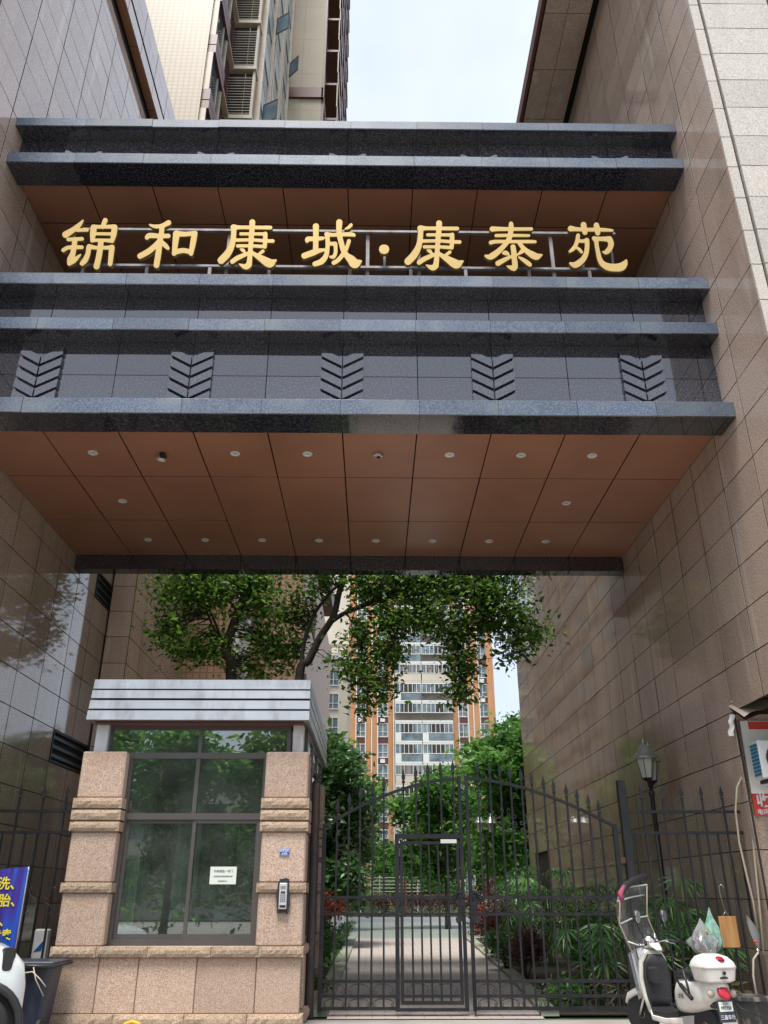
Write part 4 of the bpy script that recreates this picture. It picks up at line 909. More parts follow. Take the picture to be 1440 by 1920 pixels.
for k in range(16):
    z = 21.8 + 3.0 * k
    if z > 22:
        a = inst('bay_window', bay_me, tw, (-6.4, 20.95, z)); sub('pane', bayg_me, a); sub('frame', bayf_me, a); sub('lintel', bayh_me, a)
        a = inst('lattice_screen', grd_me, tw, (-6.4, 20.95, z)); sub('frame', grb_me, a); sub('recess', grk_me, a)
    a = inst('louvre_balcony', lfr_me, tw, (-6.38, 24.3, z)); sub('louvre_slats', lou_me, a); sub('recess', lbk_me, a)
    a = inst('window_row', swf_me, tw, (-5.25, 24.7, z)); sub('pane', swg_me, a); sub('spandrel', swp_me, a)
for k in range(19):
    z = 16 + 2.95 * k; a = inst('side_balcony', balc_me, tw, (-3.2, 33.6, z)); sub('recess', balg_me, a); sub('post', balp_me, a)
for px_, py_, yy, rz_ in ((505, 50, 27.2, -.5), (535, 132, 32.3, -.75), (490, 215, 25.6, -.45)):
    p = atY(px_, py_, yy); a = inst('open_sash', sash_me, tw, (-5.02, yy, p.z - .6), (0, 0, rz_)); sub('pane', sashg_me, a)
# podium windows seen below the beam
pw = MB().box(-4.64, -4.5, 26.6, 26.75, 0, 14).box(-4.64, -4.5, 28.9, 29.05, 0, 14); part('window_mullion', pw, M['farwhite'], tw)
for k in range(5):
    z = 1.5 + 2.6 * k; a = part('window', MB().box(-4.645, -4.60, 26.76, 28.9, z + .8, z + 2.2), M['winglass2'], tw); part('panel', MB().box(-4.645, -4.59, 26.76, 28.9, z - .38, z + .78), M['farwhite'], a)
for k in range(4):
    z = 2.0 + 3.2 * k
    if abs(z - 8.4) > .1: inst('louvre_slats', lou_me, tw, (-2.62, 33 + .5, z), (0, 0, R(90)), (2.2, 1, .8))

t2 = thing('residential_tower', 'added unseen tower behind the first, there only to fill the mirror image in the right granite wall', 'building', (-14, 75, 0))  # added out of view to keep sky glare off the right wall
part('wall', MB().box(-30, -8.6, 54, 100, 0, 68), M['tantile'], t2)
for k in range(20):
    for j in range(5):
        a = part('window', MB().box(-8.62, -8.5, 56 + j * 9, 60 + j * 9, 2 + k * 3.2, 3.7 + k * 3.2), M['winglass2'], t2) if (k, j) == (0, 0) else inst('window', a_me, t2, (-14, 75 + j * 9, k * 3.2))
        if (k, j) == (0, 0): a_me = a.data
    part('band', MB().box(-8.6, -8.3, 54, 100, 1.2 + k * 3.2, 1.5 + k * 3.2), M['brown'], t2)
# ------------------------------------------------------------------ far orange apartment tower and its cream neighbour
FY = 126.0
ft = thing('apartment_tower', 'distant orange and cream apartment tower with stacked balconies seen beyond the gate', 'building', (6, FY, 0))
part('body', MB().box(-9, 18.5, FY + .5, FY + 16, 0, 62), M['farcream'], ft)
for x0, x1, d in ((-4.0, -2.75, .2), (-1.15, .5, .7), (2.25, 2.95, .4), (12.0, 12.7, .3), (14.35, 16.0, .7), (17.4, 18.45, .6)):
    pl_ = part('pilaster', MB().box(x0, x1, FY + .5 - d, FY + .6, 0, 62), M['orange'] if x1 - x0 != .7 or x0 < 5 else M['farcream'], ft)
    if x1 - x0 > 1.2: part('pilaster_edge', MB().box(x0 - .14, x0 - .003, FY + .3 - d, FY + .6, 0, 62).box(x1 + .003, x1 + .14, FY + .3 - d, FY + .6, 0, 62), M['farwhite'], pl_)
for x in (-.3, 3.0, 12.8, 15.1): part('drain_pipe', MB().tube([(x, FY - .35, 0), (x, FY - .35, 62)], .09, 6), M['farwhite'], ft)
fw_me = MB().box(-.75, .75, -.12, .02, .0, .12).box(-.75, .75, -.1, .02, 1.95, 2.05).box(-.75, -.67, -.1, .02, .12, 1.95).box(.67, .75, -.1, .02, .12, 1.95).box(-.04, .04, -.08, .02, .12, 1.95).box(-.67, .67, -.085, .02, .75, .82).mesh('window', M['farwhite'])
fg_me = MB().box(-.67, .67, -.03, -.01, .12, 1.95).mesh('pane', M['winglass2']); fs_me = MB().box(-.78, .78, -.05, .02, -.9, -.02).mesh('spandrel', M['brown'])
acb = MB().box(-.4, .3, -.3, -.06, -.75, -.2).mesh('cooler_box', M['farwhite'])
def balc(wd_, style, seed):
    rr = random.Random(seed); n = 6 if wd_ < 4.3 else 7; h = wd_ / 2
    sl = MB().box(-h, h, -1.2, .02, -.25, .02)
    if style == 0: sl.box(-h, -h + .9 if seed % 2 else -h + .05, -1.2, -1.1, .02, 1.1)
    slm = sl.mesh('balcony', M['farwhite'] if style != 2 else M['farcream'])
    rl = MB()
    if style == 1:
        for k in range(26): rl.box(-h + k * wd_ / 26, -h + k * wd_ / 26 + .05, -1.19, -1.15, .02, 1.05)
        rl.box(-h, h, -1.2, -1.14, 1.05, 1.12); rlm = rl.mesh('railing', M['alu'])
    else:
        rl.box(-h + .05, h, -1.17, -1.14, .05, 1.05); rlm = rl.mesh('railing', M['winglass2'] if style == 0 else M['farcream'])
    fm = MB(); fm.box(-h, h, -1.18, -1.1, 1.12, 1.22).box(-h, h, -1.18, -1.1, 2.5, 2.75)
    for k in range(n + 1): fm.box(-h + k * (wd_ - .08) / n, -h + k * (wd_ - .08) / n + .08, -1.17, -1.11, 1.22, 2.5)
    if style == 2:
        for k in range(18): fm.box(-h + k * wd_ / 18, -h + k * wd_ / 18 + .04, -1.21, -1.18, 1.1, 2.5)
    fmm = fm.mesh('frame', M['farwhite']); gm = MB().box(-h + .05, h - .05, -1.14, -1.12, 1.22, 2.5).mesh('pane', M['winglass2'] if style != 2 else M['winglass'])
    dm = MB().box(-h + wd_ * rr.uniform(.2, .5), -h + wd_ * rr.uniform(.55, .75), -1.15, -1.145, 1.25, 2.48).mesh('dark_opening', M['dkglass'])
    return [('balcony', slm), ('railing', rlm), ('frame', fmm), ('pane', gm), ('dark_opening', dm)]
BAL = {(w_, s_, q): balc(w_, s_, q) for w_ in (4.0, 4.6) for s_ in (0, 1, 2) for q in (0, 1)}
for k in range(20):
    z = 1.1 + 3.0 * k
    for xc, w_ in ((5.2, 4.0), (9.6, 4.6)):
        st = BAL[(w_, random.choice((0, 0, 1, 2)), random.randint(0, 1))]; a = inst('balcony', st[0][1], ft, (xc, FY + .5, z))
        for nm, me in st[1:]: sub(nm, me, a)
    for xc in (-1.98, 1.38, 13.5, 16.7):
        a = inst('window', fw_me, ft, (xc, FY + .48, z + .7)); sub('pane', fg_me, a); sub('spandrel', fs_me, a)
        if random.random() < .4: sub('cooler_box', acb, a)
fb = thing('apartment_block', 'lower cream apartment block with a roof pergola left of the orange tower', 'building', (-9, 105, 0))
part('body', MB().box(-18, -3.35, 105, 120, 0, 29), M['farcream'], fb)
part('roof_slab', MB().box(-18.3, -3.1, 104.6, 120, 29, 29.5), M['farwhite'], fb)
pg = part('pergola', MB().box(-18, -3.3, 104.7, 105, 30.6, 31.0), M['beige'], fb)
for k in range(14): part('pergola_post', MB().box(-17.9 + k * 1.1, -17.6 + k * 1.1, 104.75, 105, 29.5, 30.6), M['beige'], pg)
for k in range(9):
    for xc in (-7.6, -5.2):
        a = inst('window', fw_me, fb, (xc, 104.98, 1.6 + 3.0 * k)); sub('pane', fg_me, a)

# ------------------------------------------------------------------ vegetation
def leaf_mesh(name, C, size, mat, up=.35, elong=2.0, droop=.25, var=.35, extra=None):
    # C: (n,3) leaf positions; every leaf is a folded rhombus of two faces
    n = len(C); s = size * (1 + var * rng.standard_normal(n)).clip(.45, 1.7)
    d = rng.standard_normal((n, 3)); d[:, 2] = d[:, 2] * .5 - droop; d /= np.linalg.norm(d, axis=1)[:, None]
    nr = rng.standard_normal((n, 3)) * (1 - up) + np.array([0, 0, 1.0]) * up * 2; nr -= d * (nr * d).sum(1)[:, None]; nr /= np.linalg.norm(nr, axis=1)[:, None]
    sd_ = np.cross(d, nr); L_ = s[:, None]; W_ = L_ / elong
    base = C; mid = C + d * L_ * .45; tip = C + d * L_
    l = mid + sd_ * W_ * .5 + nr * W_ * .18; r_ = mid - sd_ * W_ * .5 + nr * W_ * .18
    V = np.stack([base, l, tip, r_], 1).reshape(-1, 3); idx = np.arange(n) * 4
    F = np.concatenate([np.stack([idx, idx + 1, idx + 2], 1), np.stack([idx, idx + 2, idx + 3], 1)])
    me = bpy.data.meshes.new(name); me.vertices.add(len(V)); me.vertices.foreach_set('co', V.ravel().astype('f'))
    me.loops.add(F.size); me.loops.foreach_set('vertex_index', F.ravel().astype('i')); me.polygons.add(len(F)); me.polygons.foreach_set('loop_start', (np.arange(len(F)) * 3).astype('i'))
    me.materials.append(mat); me.update(calc_edges=True); me.validate(); return me
def clump_points(blobs, n_cl, per, spread, shell=.55):
    # blobs: (cx,cy,cz,rx,ry,rz,weight); leaf clusters biased towards the shell of each blob
    b = np.array(blobs, float); wgt = b[:, 6] / b[:, 6].sum(); k = rng.choice(len(b), n_cl, p=wgt)
    d = rng.standard_normal((n_cl, 3)); d /= np.linalg.norm(d, axis=1)[:, None]; r_ = (shell + (1 - shell) * rng.random(n_cl)) * rng.random(n_cl) ** .25
    c = b[k, :3] + d * r_[:, None] * b[k, 3:6] * (1 + .12 * rng.standard_normal((n_cl, 1)))
    pts = np.repeat(c, per, 0) + rng.standard_normal((n_cl * per, 3)) * spread * np.array([1, 1, .75]); return pts, c
def limb(m, pts, r0, r1, n=7):
    P_ = [Vector(p) for p in pts]; out = []
    for i in range(len(P_) - 1):
        p0, p1, p2, p3 = P_[max(i - 1, 0)], P_[i], P_[i + 1], P_[min(i + 2, len(P_) - 1)]
        for t in (0, .25, .5, .75): out.append(.5 * ((2 * p1) + (p2 - p0) * t + (2 * p0 - 5 * p1 + 4 * p2 - p3) * t * t + (3 * p1 - p0 - 3 * p2 + p3) * t ** 3))
    out.append(P_[-1]); k = len(out); m.tube(out, [r0 + (r1 - r0) * i / (k - 1) for i in range(k)], n)
    return out
# the two trees just behind the booth; limbs follow the photograph
def near_tree(label, base, limbs, blobs, ncl, per, mat, size):
    t_ = thing('street_tree', label, 'tree', base, 0, 'trees behind the booth'); m = MB(); nodes = []
    for pts, r0, r1 in limbs: nodes += limb(m, pts, r0, r1)
    blobs = [b_[:3] + (b_[3] * 1.18, b_[4] * 1.15, b_[5] * 1.12) + b_[6:] for b_ in blobs]
    P_, cl = clump_points(blobs, ncl, per, .21, .1)
    nodes_a = np.array([tuple(v) for v in nodes])
    tw_ = MB()
    for c in cl[::2]:
        j = np.argmin(((nodes_a - c) ** 2).sum(1) + 0.0); a = Vector(nodes_a[j]); e = Vector(c); mid_ = (a + e) / 2 + Vector((0, 0, .12)) + Vector(rng.standard_normal(3) * .1)
        if (e - a).length < 3.2: tw_.tube([a, mid_, e], [.016, .011, .004], 4, False)
    part('trunk', m, M['bark'], t_, True); part('twigs', tw_, M['bark'], t_, stuff=True)
    b0 = np.array(base); o = bpy.data.objects.new('crown', leaf_mesh('crown', P_ - b0, size, mat)); link(o, t_); return t_
TY = 20.0
def q(px_, py_, y=TY): return tuple(atY(px_, py_, y))
def blob(px_, py_, rx, rz, wgt, y=TY, ry=1.0):
    p = atY(px_, py_, y); return (p.x, p.y, p.z, rx, ry, rz, wgt)
l1 = [([(-3.45, TY, 0), (-3.5, TY, 2.0), q(434, 1275), q(424, 1222), q(440, 1165), q(460, 1110), q(468, 1072), q(480, 1000, 19.6)], .17, .07),
      ([q(450, 1130), q(472, 1098), q(500, 1055), q(540, 1000, 19.7)], .06, .03), ([q(428, 1240), q(418, 1205), q(402, 1180), q(385, 1140), q(372, 1105)], .05, .018),
      ([q(418, 1205), q(400, 1160), q(378, 1120, 20.3), q(340, 1075, 20.6)], .04, .015), ([q(446, 1150), q(428, 1125), q(400, 1100), q(360, 1085)], .04, .012)]
bl1 = [blob(345, 1110, 1.1, .9, 3), blob(320, 1180, .55, .6, 1.2), blob(400, 1110, .9, .75, 2.2), blob(470, 1090, .9, .7, 2), blob(390, 1215, .75, .5, 1.3), blob(490, 1140, .7, .75, 1.8), blob(505, 1215, .7, .7, 1.8, 20.6), blob(475, 1255, .6, .35, .7, 20.6), blob(345, 1220, .4, .35, .6),
       blob(420, 1030, 1.9, 1.1, 4), blob(330, 1020, 1.2, 1.0, 2), blob(540, 1010, 1.6, 1.0, 3)]
near_tree('dark trunked leafy tree behind the left half of the booth roof', (-3.45, TY, 0), l1, bl1, 1150, 10, M['leaf'], .132)
TY2 = 20.4
def q2(px_, py_, y=TY2): return tuple(atY(px_, py_, y))
l2 = [([(-1.9, TY2, 0), (-1.9, TY2, 2), q2(560, 1280), q2(578, 1240), q2(600, 1195), q2(625, 1155), q2(636, 1110), q2(648, 1065), q2(660, 1000, 20)], .13, .06),
      ([q2(566, 1262), q2(568, 1215), q2(585, 1160), q2(612, 1120), q2(640, 1095), q2(690, 1075)], .065, .025), ([q2(622, 1165), q2(650, 1148), q2(700, 1130), q2(760, 1118), q2(830, 1112), q2(910, 1130, 20), q2(980, 1165, 19.8)], .07, .012),
      ([q2(760, 1118), q2(810, 1150), q2(850, 1200), q2(870, 1270)], .03, .01), ([q2(650, 1148), q2(670, 1190), q2(685, 1240), q2(690, 1300)], .025, .008), ([q2(700, 1130), q2(735, 1150), q2(745, 1195)], .025, .008)]
bl2 = [blob(690, 1105, .8, .55, 2, TY2), blob(760, 1100, .9, .6, 2.4, TY2), blob(840, 1100, .9, .65, 2.6, TY2), blob(910, 1110, .85, .65, 2.6, 20), blob(960, 1150, .6, .6, 1.6, 19.9), blob(985, 1200, .45, .4, .9, 19.9), blob(1012, 1188, .25, .16, .25, 19.8), blob(955, 1215, .4, .4, .7, 20),
       blob(740, 1165, .7, .55, 1.8, TY2), blob(800, 1160, .8, .55, 2.2, TY2), blob(860, 1190, .65, .65, 2.0, TY2), blob(868, 1250, .4, .55, 1.1, TY2), blob(862, 1300, .3, .35, .5, TY2), blob(680, 1190, .5, .6, 1.2, TY2), blob(672, 1260, .35, .5, .9, TY2), blob(715, 1280, .4, .5, .9, TY2), blob(688, 1320, .3, .35, .55, TY2), blob(730, 1225, .45, .4, .9, TY2), blob(905, 1165, .5, .5, 1.2, 20.2), blob(640, 1240, .3, .25, .3, TY2),
       blob(550, 1160, .6, .6, 1.1, 21), blob(540, 1225, .5, .45, .8, 21), blob(620, 1085, .5, .3, .6, TY2), blob(580, 1095, .4, .35, .5, 21), blob(800, 1030, 3.0, 1.2, 5, 20.2), blob(650, 1020, 1.8, 1.0, 3, 20.2), blob(940, 1040, 1.5, 1.0, 3, 20)]
near_tree('slanting forked tree spreading foliage under the beam above the gate', (-1.9, TY2, 0), l2, bl2, 2250, 10, M['leaf'], .132)
# generic trees
def tree_proto(nm, h, rad, ncl, per, size, mat, bark, spread, zlo=.35):
    bl = []
    for k in range(13):
        a = random.uniform(0, 6.28); r_ = rad * random.uniform(.25, .72); z = h * random.uniform(zlo + .05, .88); s_ = rad * random.uniform(.32, .52); bl.append((r_ * math.cos(a), r_ * math.sin(a), z, s_, s_, s_ * .8, s_ ** 2))
    bl.append((0, 0, h * .85, rad * .45, rad * .45, h * .14, rad * rad * .3)); bl.append((0, 0, h * (zlo + .9) / 2, rad * .6, rad * .6, h * .2, rad * rad * .4))
    m = MB(); limb(m, [(0, 0, -.05), (.05, 0, h * .2), (-.05, .05, h * .4), (0, 0, h * .75)], .035 * h * .6, .02)
    for b_ in bl[:9]: limb(m, [(0, 0, h * random.uniform(.22, .4)), (b_[0] * .5, b_[1] * .5, b_[2] * .75), (b_[0], b_[1], b_[2])], .012 * h * .7, .012, 5)
    P_, cl = clump_points(bl, ncl, per, spread, .45)
    return m.mesh('trunk', bark, True), leaf_mesh('crown', P_, size, mat)
PT = [tree_proto('a', 9, 3.2, 1100, 14, .30, M['leaf2'], M['bark'], .28, .22), tree_proto('b', 8.5, 2.8, 1000, 14, .27, M['leaf3'], M['bark'], .26, .12), tree_proto('c', 9, 3.0, 1000, 13, .32, M['leaf'], M['bark2'], .3, .3)]
def plant_tree(kind, x, y, label, sc=1.0, rz=None, group='trees in the garden beyond the gate', name='garden_tree'):
    t_ = thing(name, label, 'tree', (x, y, 0), 0, group)
    for nm, me in zip(('trunk', 'crown'), PT[kind]):
        o = bpy.data.objects.new(nm, me); link(o, t_); o.scale = (sc, sc, sc); o.rotation_euler = (0, 0, rz if rz is not None else random.uniform(0, 6.28))
plant_tree(0, 6.6, 38, 'big bright green tree beyond the gate, right against the granite wing', 1.02)
plant_tree(0, 3.6, 44, 'bright green tree beyond the gate, in front of the orange tower base', .86)
plant_tree(2, 8.5, 52, 'tall green tree behind the bright trees, at the far end of the right wing', 1.15)
plant_tree(1, -1.75, 30, 'dark dense tree beyond the gate just right of the booth', .82)
plant_tree(2, -2.3, 42, 'paler tree rising behind the dark dense tree right of the booth', 1.0)
plant_tree(0, -3.6, 24.5, 'bushy green tree close behind the booth under its roof edge', .55)
plant_tree(0, 1.2, 84, 'small bright tree at the end of the path, left of centre', .7)
for i, (x, y, k, s_, lb_) in enumerate(((5.5, 88, 2, .95, 'far round tree at the end of the path, right of centre'), (9.5, 80, 1, 1.0, 'far dark tree behind the hedge beside the garden lamp'), (-5, 86, 0, .9, 'far bright tree behind the white railing'), (-9, 80, 1, 1.1, 'far dark tree left of the white railing'), (14, 92, 2, 1.2, 'farthest tall tree right of the orange tower'), (1.5, 96, 1, .7, 'far dark tree directly under the orange tower'))):
    plant_tree(k, x, y, lb_, s_)
# street trees across the road behind the camera: they show in the booth glass
for i, x in enumerate((-17, -12.2, -8.0, -3.6, 1.5, 6.0, 11.5, 17)):
    plant_tree((2, 0, 0, 2, 0, 0, 2, 0)[i], x, -13 + (i % 3) * 1.4, 'street tree %s from the left across the road, mirrored in the booth glass' % (ordn[i]), .95 + .1 * (i % 2), None, 'street trees across the road')
bs = thing('street_building', 'low pale building across the road behind the street trees', 'building', (0, -34, 0))
part('wall', MB().box(-40, 40, -44, -34, 0, 9), M['farbldg'], bs)
for k in range(16):
    a = part('window', MB().box(-38 + k * 5, -35 + k * 5, -34, -33.95, 4.8, 7), M['winglass'], bs); part('window', MB().box(-38 + k * 5, -35 + k * 5, -34, -33.95, 1.0, 3.2), M['winglass'], bs)
# shrubs and hedges
def shrub(name, label, x, y, rx, ry, h, mat, n, size, z0=.1, group='shrubs beside the path', flat=False, cat='shrub'):
    t_ = thing(name, label, cat, (x, y, 0), 0, group)
    if flat:
        P_ = np.stack([rng.uniform(-rx, rx, n), rng.uniform(-ry, ry, n), z0 + (h - z0) * rng.random(n) ** .4], 1)
    else:
        bl = [(rx * random.uniform(-.5, .5), ry * random.uniform(-.5, .5), z0 + (h - z0) * random.uniform(.35, .75), rx * .55, ry * .55, (h - z0) * .32, 1) for _ in range(7)] + [(0, 0, (h + z0) / 2, rx * .8, ry * .8, (h - z0) * .45, 2)]
        P_, cl = clump_points(bl, n // 8, 8, size * .9, .5)
    P_[:, 2] = P_[:, 2].clip(.03)
    o = bpy.data.objects.new('foliage', leaf_mesh('foliage', P_, size, mat, .3)); link(o, t_)
    m = MB()
    for k in range(5): a = random.uniform(0, 6.28); m.tube([(0, 0, -.02), (rx * .3 * math.cos(a), ry * .3 * math.sin(a), h * .4), (rx * .5 * math.cos(a), ry * .5 * math.sin(a), h * .7)], [.02, .014, .006], 5)
    part('stems', m, M['bark'], t_, local=True); return t_
shrub('red_shrub', 'red topped photinia shrub at the left of the path behind the gate', -1.35, 21, .85, .9, 1.55, M['red'], 3200, .085, .95)
shrub('dark_shrub', 'dark evergreen shrub under the red topped shrub left of the path', -1.45, 20.4, .8, 1.1, 1.15, M['leaf3'], 3000, .09, .05)
shrub('purple_shrub', 'maroon leaved shrub at the right edge of the path, nearest the gate', 3.05, 18.6, .65, .8, .95, M['purple'], 3200, .06)
shrub('purple_shrub', 'large maroon leaved shrub spilling over the path edge behind the lock plates', 3.3, 24, .95, 1.6, 1.55, M['purple'], 5200, .07)
shrub('purple_shrub', 'reddish shrub at the right path edge, furthest along before the green paving', 3.75, 29, .8, 1.2, 1.3, M['red'], 2600, .07)
shrub('green_shrub', 'light green broad leaved shrub between the palms right of the path', 4.1, 17.6, .75, .8, 1.45, M['leaf2'], 3400, .09)
shrub('green_shrub', 'small green shrub with round leaves beside the nearest maroon shrub', 2.95, 20.6, .5, .6, .95, M['leaf3'], 1600, .1)
shrub('green_shrub', 'low bright green weed clump behind the bottom rail of the right gate leaf', 2.95, 14.4, .35, .3, .38, M['leaf2'], 900, .07, .0)
shrub('green_shrub', 'low green weed clump by the kerb left behind the gate', -1.05, 15.6, .3, .5, .35, M['grass'], 900, .07, .0)
shrub('clipped_hedge', 'long clipped reddish hedge across the end of the path', 4.0, 69, 4.2, .8, 1.45, M['purple'], 9000, .14, .05, 'hedges at the end of the path', True, 'hedge')
shrub('clipped_hedge', 'bright green low hedge strip below the white railing', -2.2, 71, 3.6, .9, 1.5, M['leaf2'], 6000, .16, .05, 'hedges at the end of the path', True, 'hedge')
shrub('round_shrub', 'round clipped maroon ball shrub at the end of the path', 9.0, 66, 1.7, 1.5, 2.9, M['purple'], 4200, .14, .3, 'shrubs at the end of the path')
shrub('green_shrub', 'green shrub mass under the far trees behind the railing', 3.0, 78, 6.0, 1.5, 3.2, M['leaf3'], 7000, .25, .3, 'shrubs at the end of the path')
shrub('green_shrub', 'dark green shrub mass along the right wing beyond the palms', 4.9, 31.5, .9, 2.6, 2.3, M['leaf3'], 5200, .13)
shrub('clipped_hedge', 'tall loose hedge across the road under the street trees, mirrored in the booth glass', -3, -11.4, 14, .9, 2.9, M['leaf2'], 12000, .26, .05, 'hedges across the road', True, 'hedge')
# fan palms (each leaf a fan of narrow blades)
def fan_mesh(n=9, L_=.42, mat=None):
    m = MB()
    for k in range(n):
        a = R(-105 + 210 * k / (n - 1)); l_ = L_ * (1 - .22 * abs(k - (n - 1) / 2) / ((n - 1) / 2)) * random.uniform(.9, 1.05); w_ = .021
        d = Vector((math.cos(a), math.sin(a), 0)); s_ = Vector((-d.y, d.x, 0)); dr = Vector((0, 0, -1))
        p = [d * .02, d * l_ * .5 + dr * .02, d * l_ + dr * .12]
        m.add([p[0], p[1] + s_ * w_, p[1] - s_ * w_, p[2], p[1] + dr * .015], [(0, 2, 4), (0, 4, 1), (1, 4, 3), (4, 2, 3)])
    return m.mesh('fan_leaf', mat or M['palm'])
FANS = [fan_mesh(9), fan_mesh(8, .38), fan_mesh(10, .46)]; FANDRY = fan_mesh(8, .4, M['palmdry'])
def fan_palm(x, y, h, n, label, dry=0):
    t_ = thing('fan_palm', label, 'palm', (x, y, 0), 0, 'fan palms along the right wing'); st = MB()
    for k in range(n):
        a = random.uniform(0, 6.28); zz_ = h * (.25 + .75 * (k / n) ** .8) * random.uniform(.85, 1.1); rr = random.uniform(.12, .5) * (1.15 - .4 * k / n); sx_, sy_ = .1 * math.cos(a * 3), .1 * math.sin(a * 3)
        e = Vector((sx_ + rr * math.cos(a), sy_ + rr * math.sin(a), zz_)); st.tube([(sx_, sy_, -.02), (sx_ * 1.3, sy_ * 1.3, zz_ * .7), tuple(e)], [.014, .010, .005], 4, False)
        o = bpy.data.objects.new('fan_leaf', FANDRY if k < dry else random.choice(FANS)); link(o, t_); o.location = e; o.rotation_euler = (random.uniform(-.3, .3), random.uniform(.1, .8) + (.7 if k < dry else 0), a); sc = random.uniform(.85, 1.25); o.scale = (sc, sc, sc)
    part('stalks', st, M['palm'], t_, local=True, stuff=True)
PL = [(3.55, 14.6, 1.25, 16, 'nearest fan palm directly behind the right gate leaf, beside its stile', 2), (4.35, 14.3, 1.55, 17, 'fan palm with dry brown leaves behind the scooter windshield', 4), (4.9, 14.5, 1.75, 16, 'tall fan palm behind the fence beside the lamp post', 2), (5.2, 15.3, 1.5, 14, 'fan palm pressed against the granite wall behind the cutting board', 0),
      (3.7, 16.0, 1.35, 15, 'fan palm behind the nearest one, left of the lamp post', 0), (4.6, 16.4, 1.8, 16, 'fan palm between lamp post and light green shrub', 0), (3.5, 22, 1.5, 15, 'fan palm behind the small round leaved shrub', 0), (4.5, 19.6, 2.0, 17, 'tall fan palm in the middle of the row against the wall', 0), (5.1, 18.2, 1.9, 15, 'fan palm against the wall behind the lamp post', 0),
      (4.3, 22.2, 2.1, 17, 'fan palm behind the tall middle one along the wall', 0), (5.0, 24, 2.3, 16, 'fan palm under the dark doorway of the right wing', 0), (4.3, 25.5, 2.1, 16, 'fan palm beyond the large maroon shrub', 0), (4.7, 27.3, 2.3, 15, 'last fan palm before the doorway of the right wing', 0), (5.25, 13.9, .95, 12, 'low fan palm behind the bucket at the fence end', 5)]
for x, y, h, n, lb_, dr_ in PL: fan_palm(x, y, h, n, lb_, dr_)
gp = np.stack([rng.uniform(-8, -.95, 9000), rng.uniform(18, 54, 9000), np.zeros(9000)], 1)
go = bpy.data.objects.new('grass', leaf_mesh('grass', gp, .16, M['grass'], .1, 5, -.9)); go['kind'] = 'stuff'; link(go)
# white railing at the end of the garden, with its side return
rl = thing('white_railing', 'white horizontal slat railing at the end of the garden path', 'railing', (1.5, 74, 0))
for k in range(5): part('slat', MB().box(-2.6, 4.0, 73.96, 74.04, 1.65 + k * .26, 1.71 + k * .26), M['farcream'], rl)
for k in range(5): part('post', MB().box(-2.6 + k * 1.55, -2.5 + k * 1.55, 74.05, 74.15, 0, 2.85), M['farwhite'], rl)
wf = thing('white_fence', 'short white panel fence beside the dark tree left of the path', 'fence', (-1.6, 44, 0))
part('panel', MB().box(-1.64, -1.56, 38, 50, .1, 1.5), M['farwhite'], wf)
for k in range(5): part('rail', MB().box(-1.66, -1.54, 38, 50, 1.62 + k * .13, 1.66 + k * .13), M['farwhite'], wf)
part('post', MB().box(-1.72, -1.48, 37.8, 38, 0, 2.5), M['farwhite'], wf)
solo('red_post', MB().tube([(2.35, 66, 0), (2.35, 66, 3.0)], .09, 8), M['brown'], 'slim dark red post standing before the hedge at the path end', 'post', base=(2.35, 66, 0))

# ------------------------------------------------------------------ lamp posts
def lantern(par, dx, dy, z, s_=1.0):
    hd = part('lantern', MB().lathe([(.06 * s_, z - .02), (.075 * s_, z), (.125 * s_, z + .27 * s_), (.12 * s_, z + .272 * s_), (.07 * s_, z + .0)], (dx, dy, 0), 6), M['lampglass'], par, local=True)
    m = MB()
    for k in range(6):
        a = 2 * math.pi * k / 6; m.tube([(dx + .076 * s_ * math.cos(a), dy + .076 * s_ * math.sin(a), z), (dx + .127 * s_ * math.cos(a), dy + .127 * s_ * math.sin(a), z + .27 * s_)], .007, 4)
    part('lantern_frame', m.lathe([(.03, z - .06), (.07 * s_, z - .02), (.08 * s_, z)], (dx, dy, 0), 8), M['iron'], hd, local=True)
    part('lantern_cap', MB().lathe([(.17 * s_, z + .265 * s_), (.16 * s_, z + .29 * s_), (.10 * s_, z + .36 * s_), (.07 * s_, z + .44 * s_), (.02 * s_, z + .47 * s_), (.012, z + .49 * s_), (.022, z + .51 * s_), (.012, z + .53 * s_), (.003, z + .57 * s_)], (dx, dy, 0), 12), M['zinc'], hd, True, True)
def lamp_post(label, x, y, hh, rz, s_=1.0):
    t_ = thing('lamp_post', label, 'street lamp', (x, y, 0), rz, 'garden lamp posts')
    part('shaft', MB().lathe([(.11, 0), (.11, .12), (.07, .2), (.055, .5), (.06, .52), (.045, .55), (.04, hh - .3), (.055, hh - .28), (.055, hh - .22), (.03, hh - .18), (.025, hh - .05)], (0, 0, 0), 12), M['iron'], t_, 40, True)
    part('arm', MB().tube([(-.22, 0, hh - .04), (-.16, 0, hh - .14), (0, 0, hh - .17), (.16, 0, hh - .14), (.22, 0, hh - .04)], .016, 6), M['iron'], t_, True, True)
    for sx_ in (-.22, .22): lantern(t_, sx_, 0, hh, s_)
p = atY(1203, 1462, 15.5)
lamp_post('black lamp post with two glass lanterns behind the fence by the right wall', 5.0, 15.5, 3.42, R(62), 1.25)
lamp_post('distant black lamp post with twin lanterns seen through the right gate leaf', 3.95, 31, 3.5, R(20), 1.1)

